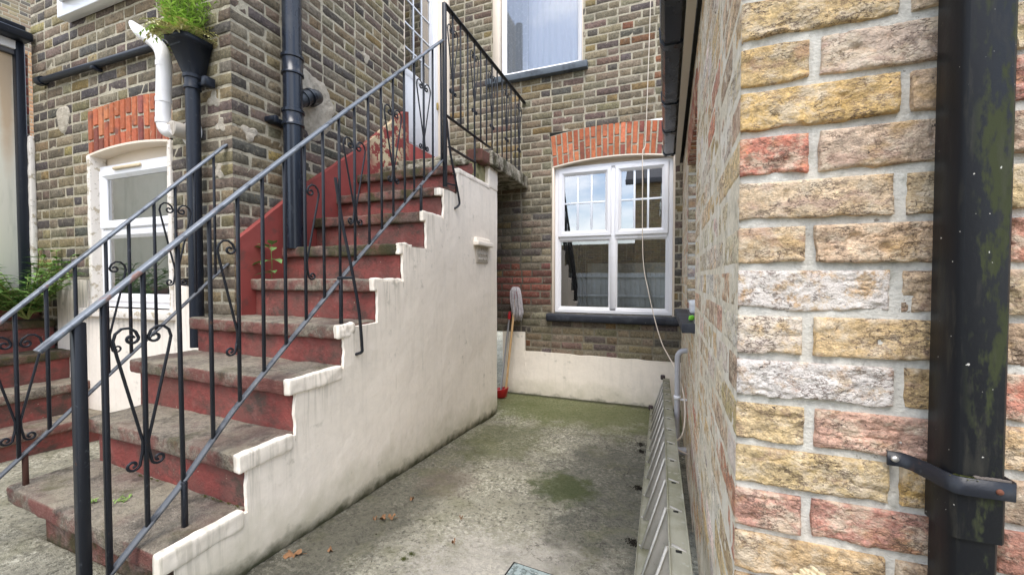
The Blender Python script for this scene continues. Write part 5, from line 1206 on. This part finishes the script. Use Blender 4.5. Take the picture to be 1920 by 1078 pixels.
# dry leaves
def dry_leaf(c,r,rot,label,seed,group='dry leaves on the yard floor'):
    rr=random.Random(seed); mb=MB(); n=26; C0=Vector(c)
    k0=mb.verts([C0+Vector((0,0,.008))]); pts=[]
    for i in range(n):
        a=2*math.pi*i/n; q=r*(.72+.28*math.cos(5*a+1)+.10*rr.random())*(1 if abs(math.cos(a))>.4 else .62)
        pts.append(C0+Vector((q*math.cos(a+rot),q*math.sin(a+rot),.004+.012*rr.random()+.010*math.cos(2*a))))
    k=mb.verts(pts)
    for i in range(n): mb.face(k0,k+i,k+(i+1)%n)
    mb.tube([C0+Vector((math.cos(rot)*r*.8,math.sin(rot)*r*.8,.006)),C0+Vector((math.cos(rot)*r*1.5,math.sin(rot)*r*1.5,.004))],.0009,n=4)
    o=mb.build('dry_leaf',M['dryleaf'],smooth=False); tag(o,label,'leaf',group); return o
fz=lambda y:float(floor_z(y))+.008
for (x,y,r,rot,l) in((-1.335,1.125,.034,.6,'large dry brown oak leaf by the wall base at the bottom'),(-1.185,1.475,.020,2.0,'curled brown leaf in the group half way along the wall'),(-1.155,1.50,.018,.4,'dark crumpled leaf at the right of the small leaf group'),
    (-1.215,1.455,.010,1,'tiny pale leaf scrap left of the small leaf group'),(-1.17,1.68,.012,3,'small brown leaf farther up, near the wall'),(-1.22,1.20,.014,2.5,'dark curled leaf right of the large oak leaf'),(-.86,1.62,.010,.3,'small dark leaf speck in the middle of the floor'),(-.80,1.44,.009,1.3,'small brown speck leaf above the moss cushion')):
    dry_leaf((x,y,fz(y)),r,rot,l,int(x*-1000))
moss_clump('debris',[(-.125,3.05,-1.232),(-.115,2.90,-1.222),(-.105,2.30,-1.178),(-.10,1.75,-1.14)],.050,'dark wet debris lying against the ladder on the floor',n=90,seed=15,flat=.9,m=mat('wet_dark_debris',(.022,.018,.012),.9))

mb=MB(); rr=random.Random(77)
for k in range(520):
    if k<260: y=.95+2.3*rr.random(); x=-1.385+abs(rr.gauss(0,.05))
    else: y=1.0+2.9*rr.random(); x=-1.3+1.2*rr.random()
    s=.0015+.0035*rr.random()**3; z=float(floor_z(y))+.004; c=Vector((x,y,z+s*.3)); v=[c+Vector((rr.gauss(0,1),rr.gauss(0,1),rr.gauss(0,.6))).normalized()*s for _ in range(4)]
    i=mb.verts(v); mb.face(i,i+1,i+2); mb.face(i,i+2,i+3); mb.face(i,i+3,i+1); mb.face(i+1,i+3,i+2)
o=mb.build('grit',mat('brown_grit',(.14,.115,.08),.95,var=[(40,.8,(1,1,1))])); tag(o,'loose brown grit and crumbs scattered on the yard floor','grit',kind='stuff')
# ================================================================ BEHIND THE CAMERA (seen only as reflections)
RH=thing('reflected_brick_house','yellow brick house with slate roof behind the camera, mirrored in the panes','building',(3,-8.5,-1))
PH=Plane((0,-8,0),(-1,0,0),(0,1,0))
brickwork('house_brick_face',PH,-7.5,.95,-1.1,3.7,lambda u,z,r:pick([(3,(.30,.22,.11)),(2,(.25,.18,.10)),(1,(.2,.15,.1))],r),M['far_brick'],M['mortar'],RH,res=.2,amp=.001,seed=99,ej=0,mres=1.)
mb=MB(); mb.box(-.93,7.5,-12,-8.03,-1.1,3.7); mb.build('house_body',M['far_brick'],RH)
mb=MB(); mb.poly([(-1.3,-7.7,3.7),(7.8,-7.7,3.7),(7.8,-10,5.6),(-1.3,-10,5.6)]); mb.box(-1.3,7.8,-7.9,-7.7,3.62,3.80,bev=.01); mb.build('roof',M['roof'],RH)
RF=thing('reflected_fence','pale grey garden fence behind the camera, mirrored in the lower panes','fence',(-3,-6.4,-1))
mb=MB()
for k in range(60): mb.box(-9+.17*k,-9+.17*k+.16,-6.4,-6.375,-1.02,.18+.0*k,bev=.003)
mb.build('fence_boards',M['fence'],RF); mb=MB(); mb.box(-9,1.2,-6.375,-6.33,-.7,-.6); mb.box(-9,1.2,-6.375,-6.33,-.0,.08); mb.build('fence_rail',M['fence'],RF)
LWL=thing('reflected_garden_wall','low yellow brick garden wall behind the camera, mirrored in the lower panes','wall',(-4,-9,-1))
PGW=Plane((0,-9,0),(-1,0,0),(0,1,0))
brickwork('wall_brick_face',PGW,1.0,10,-1.1,1.45,lambda u,z,r:pick([(3,(.24,.18,.10)),(2,(.2,.15,.09)),(1,(.16,.12,.09))],r),M['far_brick'],M['mortar'],LWL,res=.2,amp=.001,seed=98,ej=0,mres=1.)
mb=MB(); mb.box(-10,-1.0,-9.3,-9.02,-1.1,1.46,bev=.01); mb.build('wall_body',M['far_brick'],LWL)
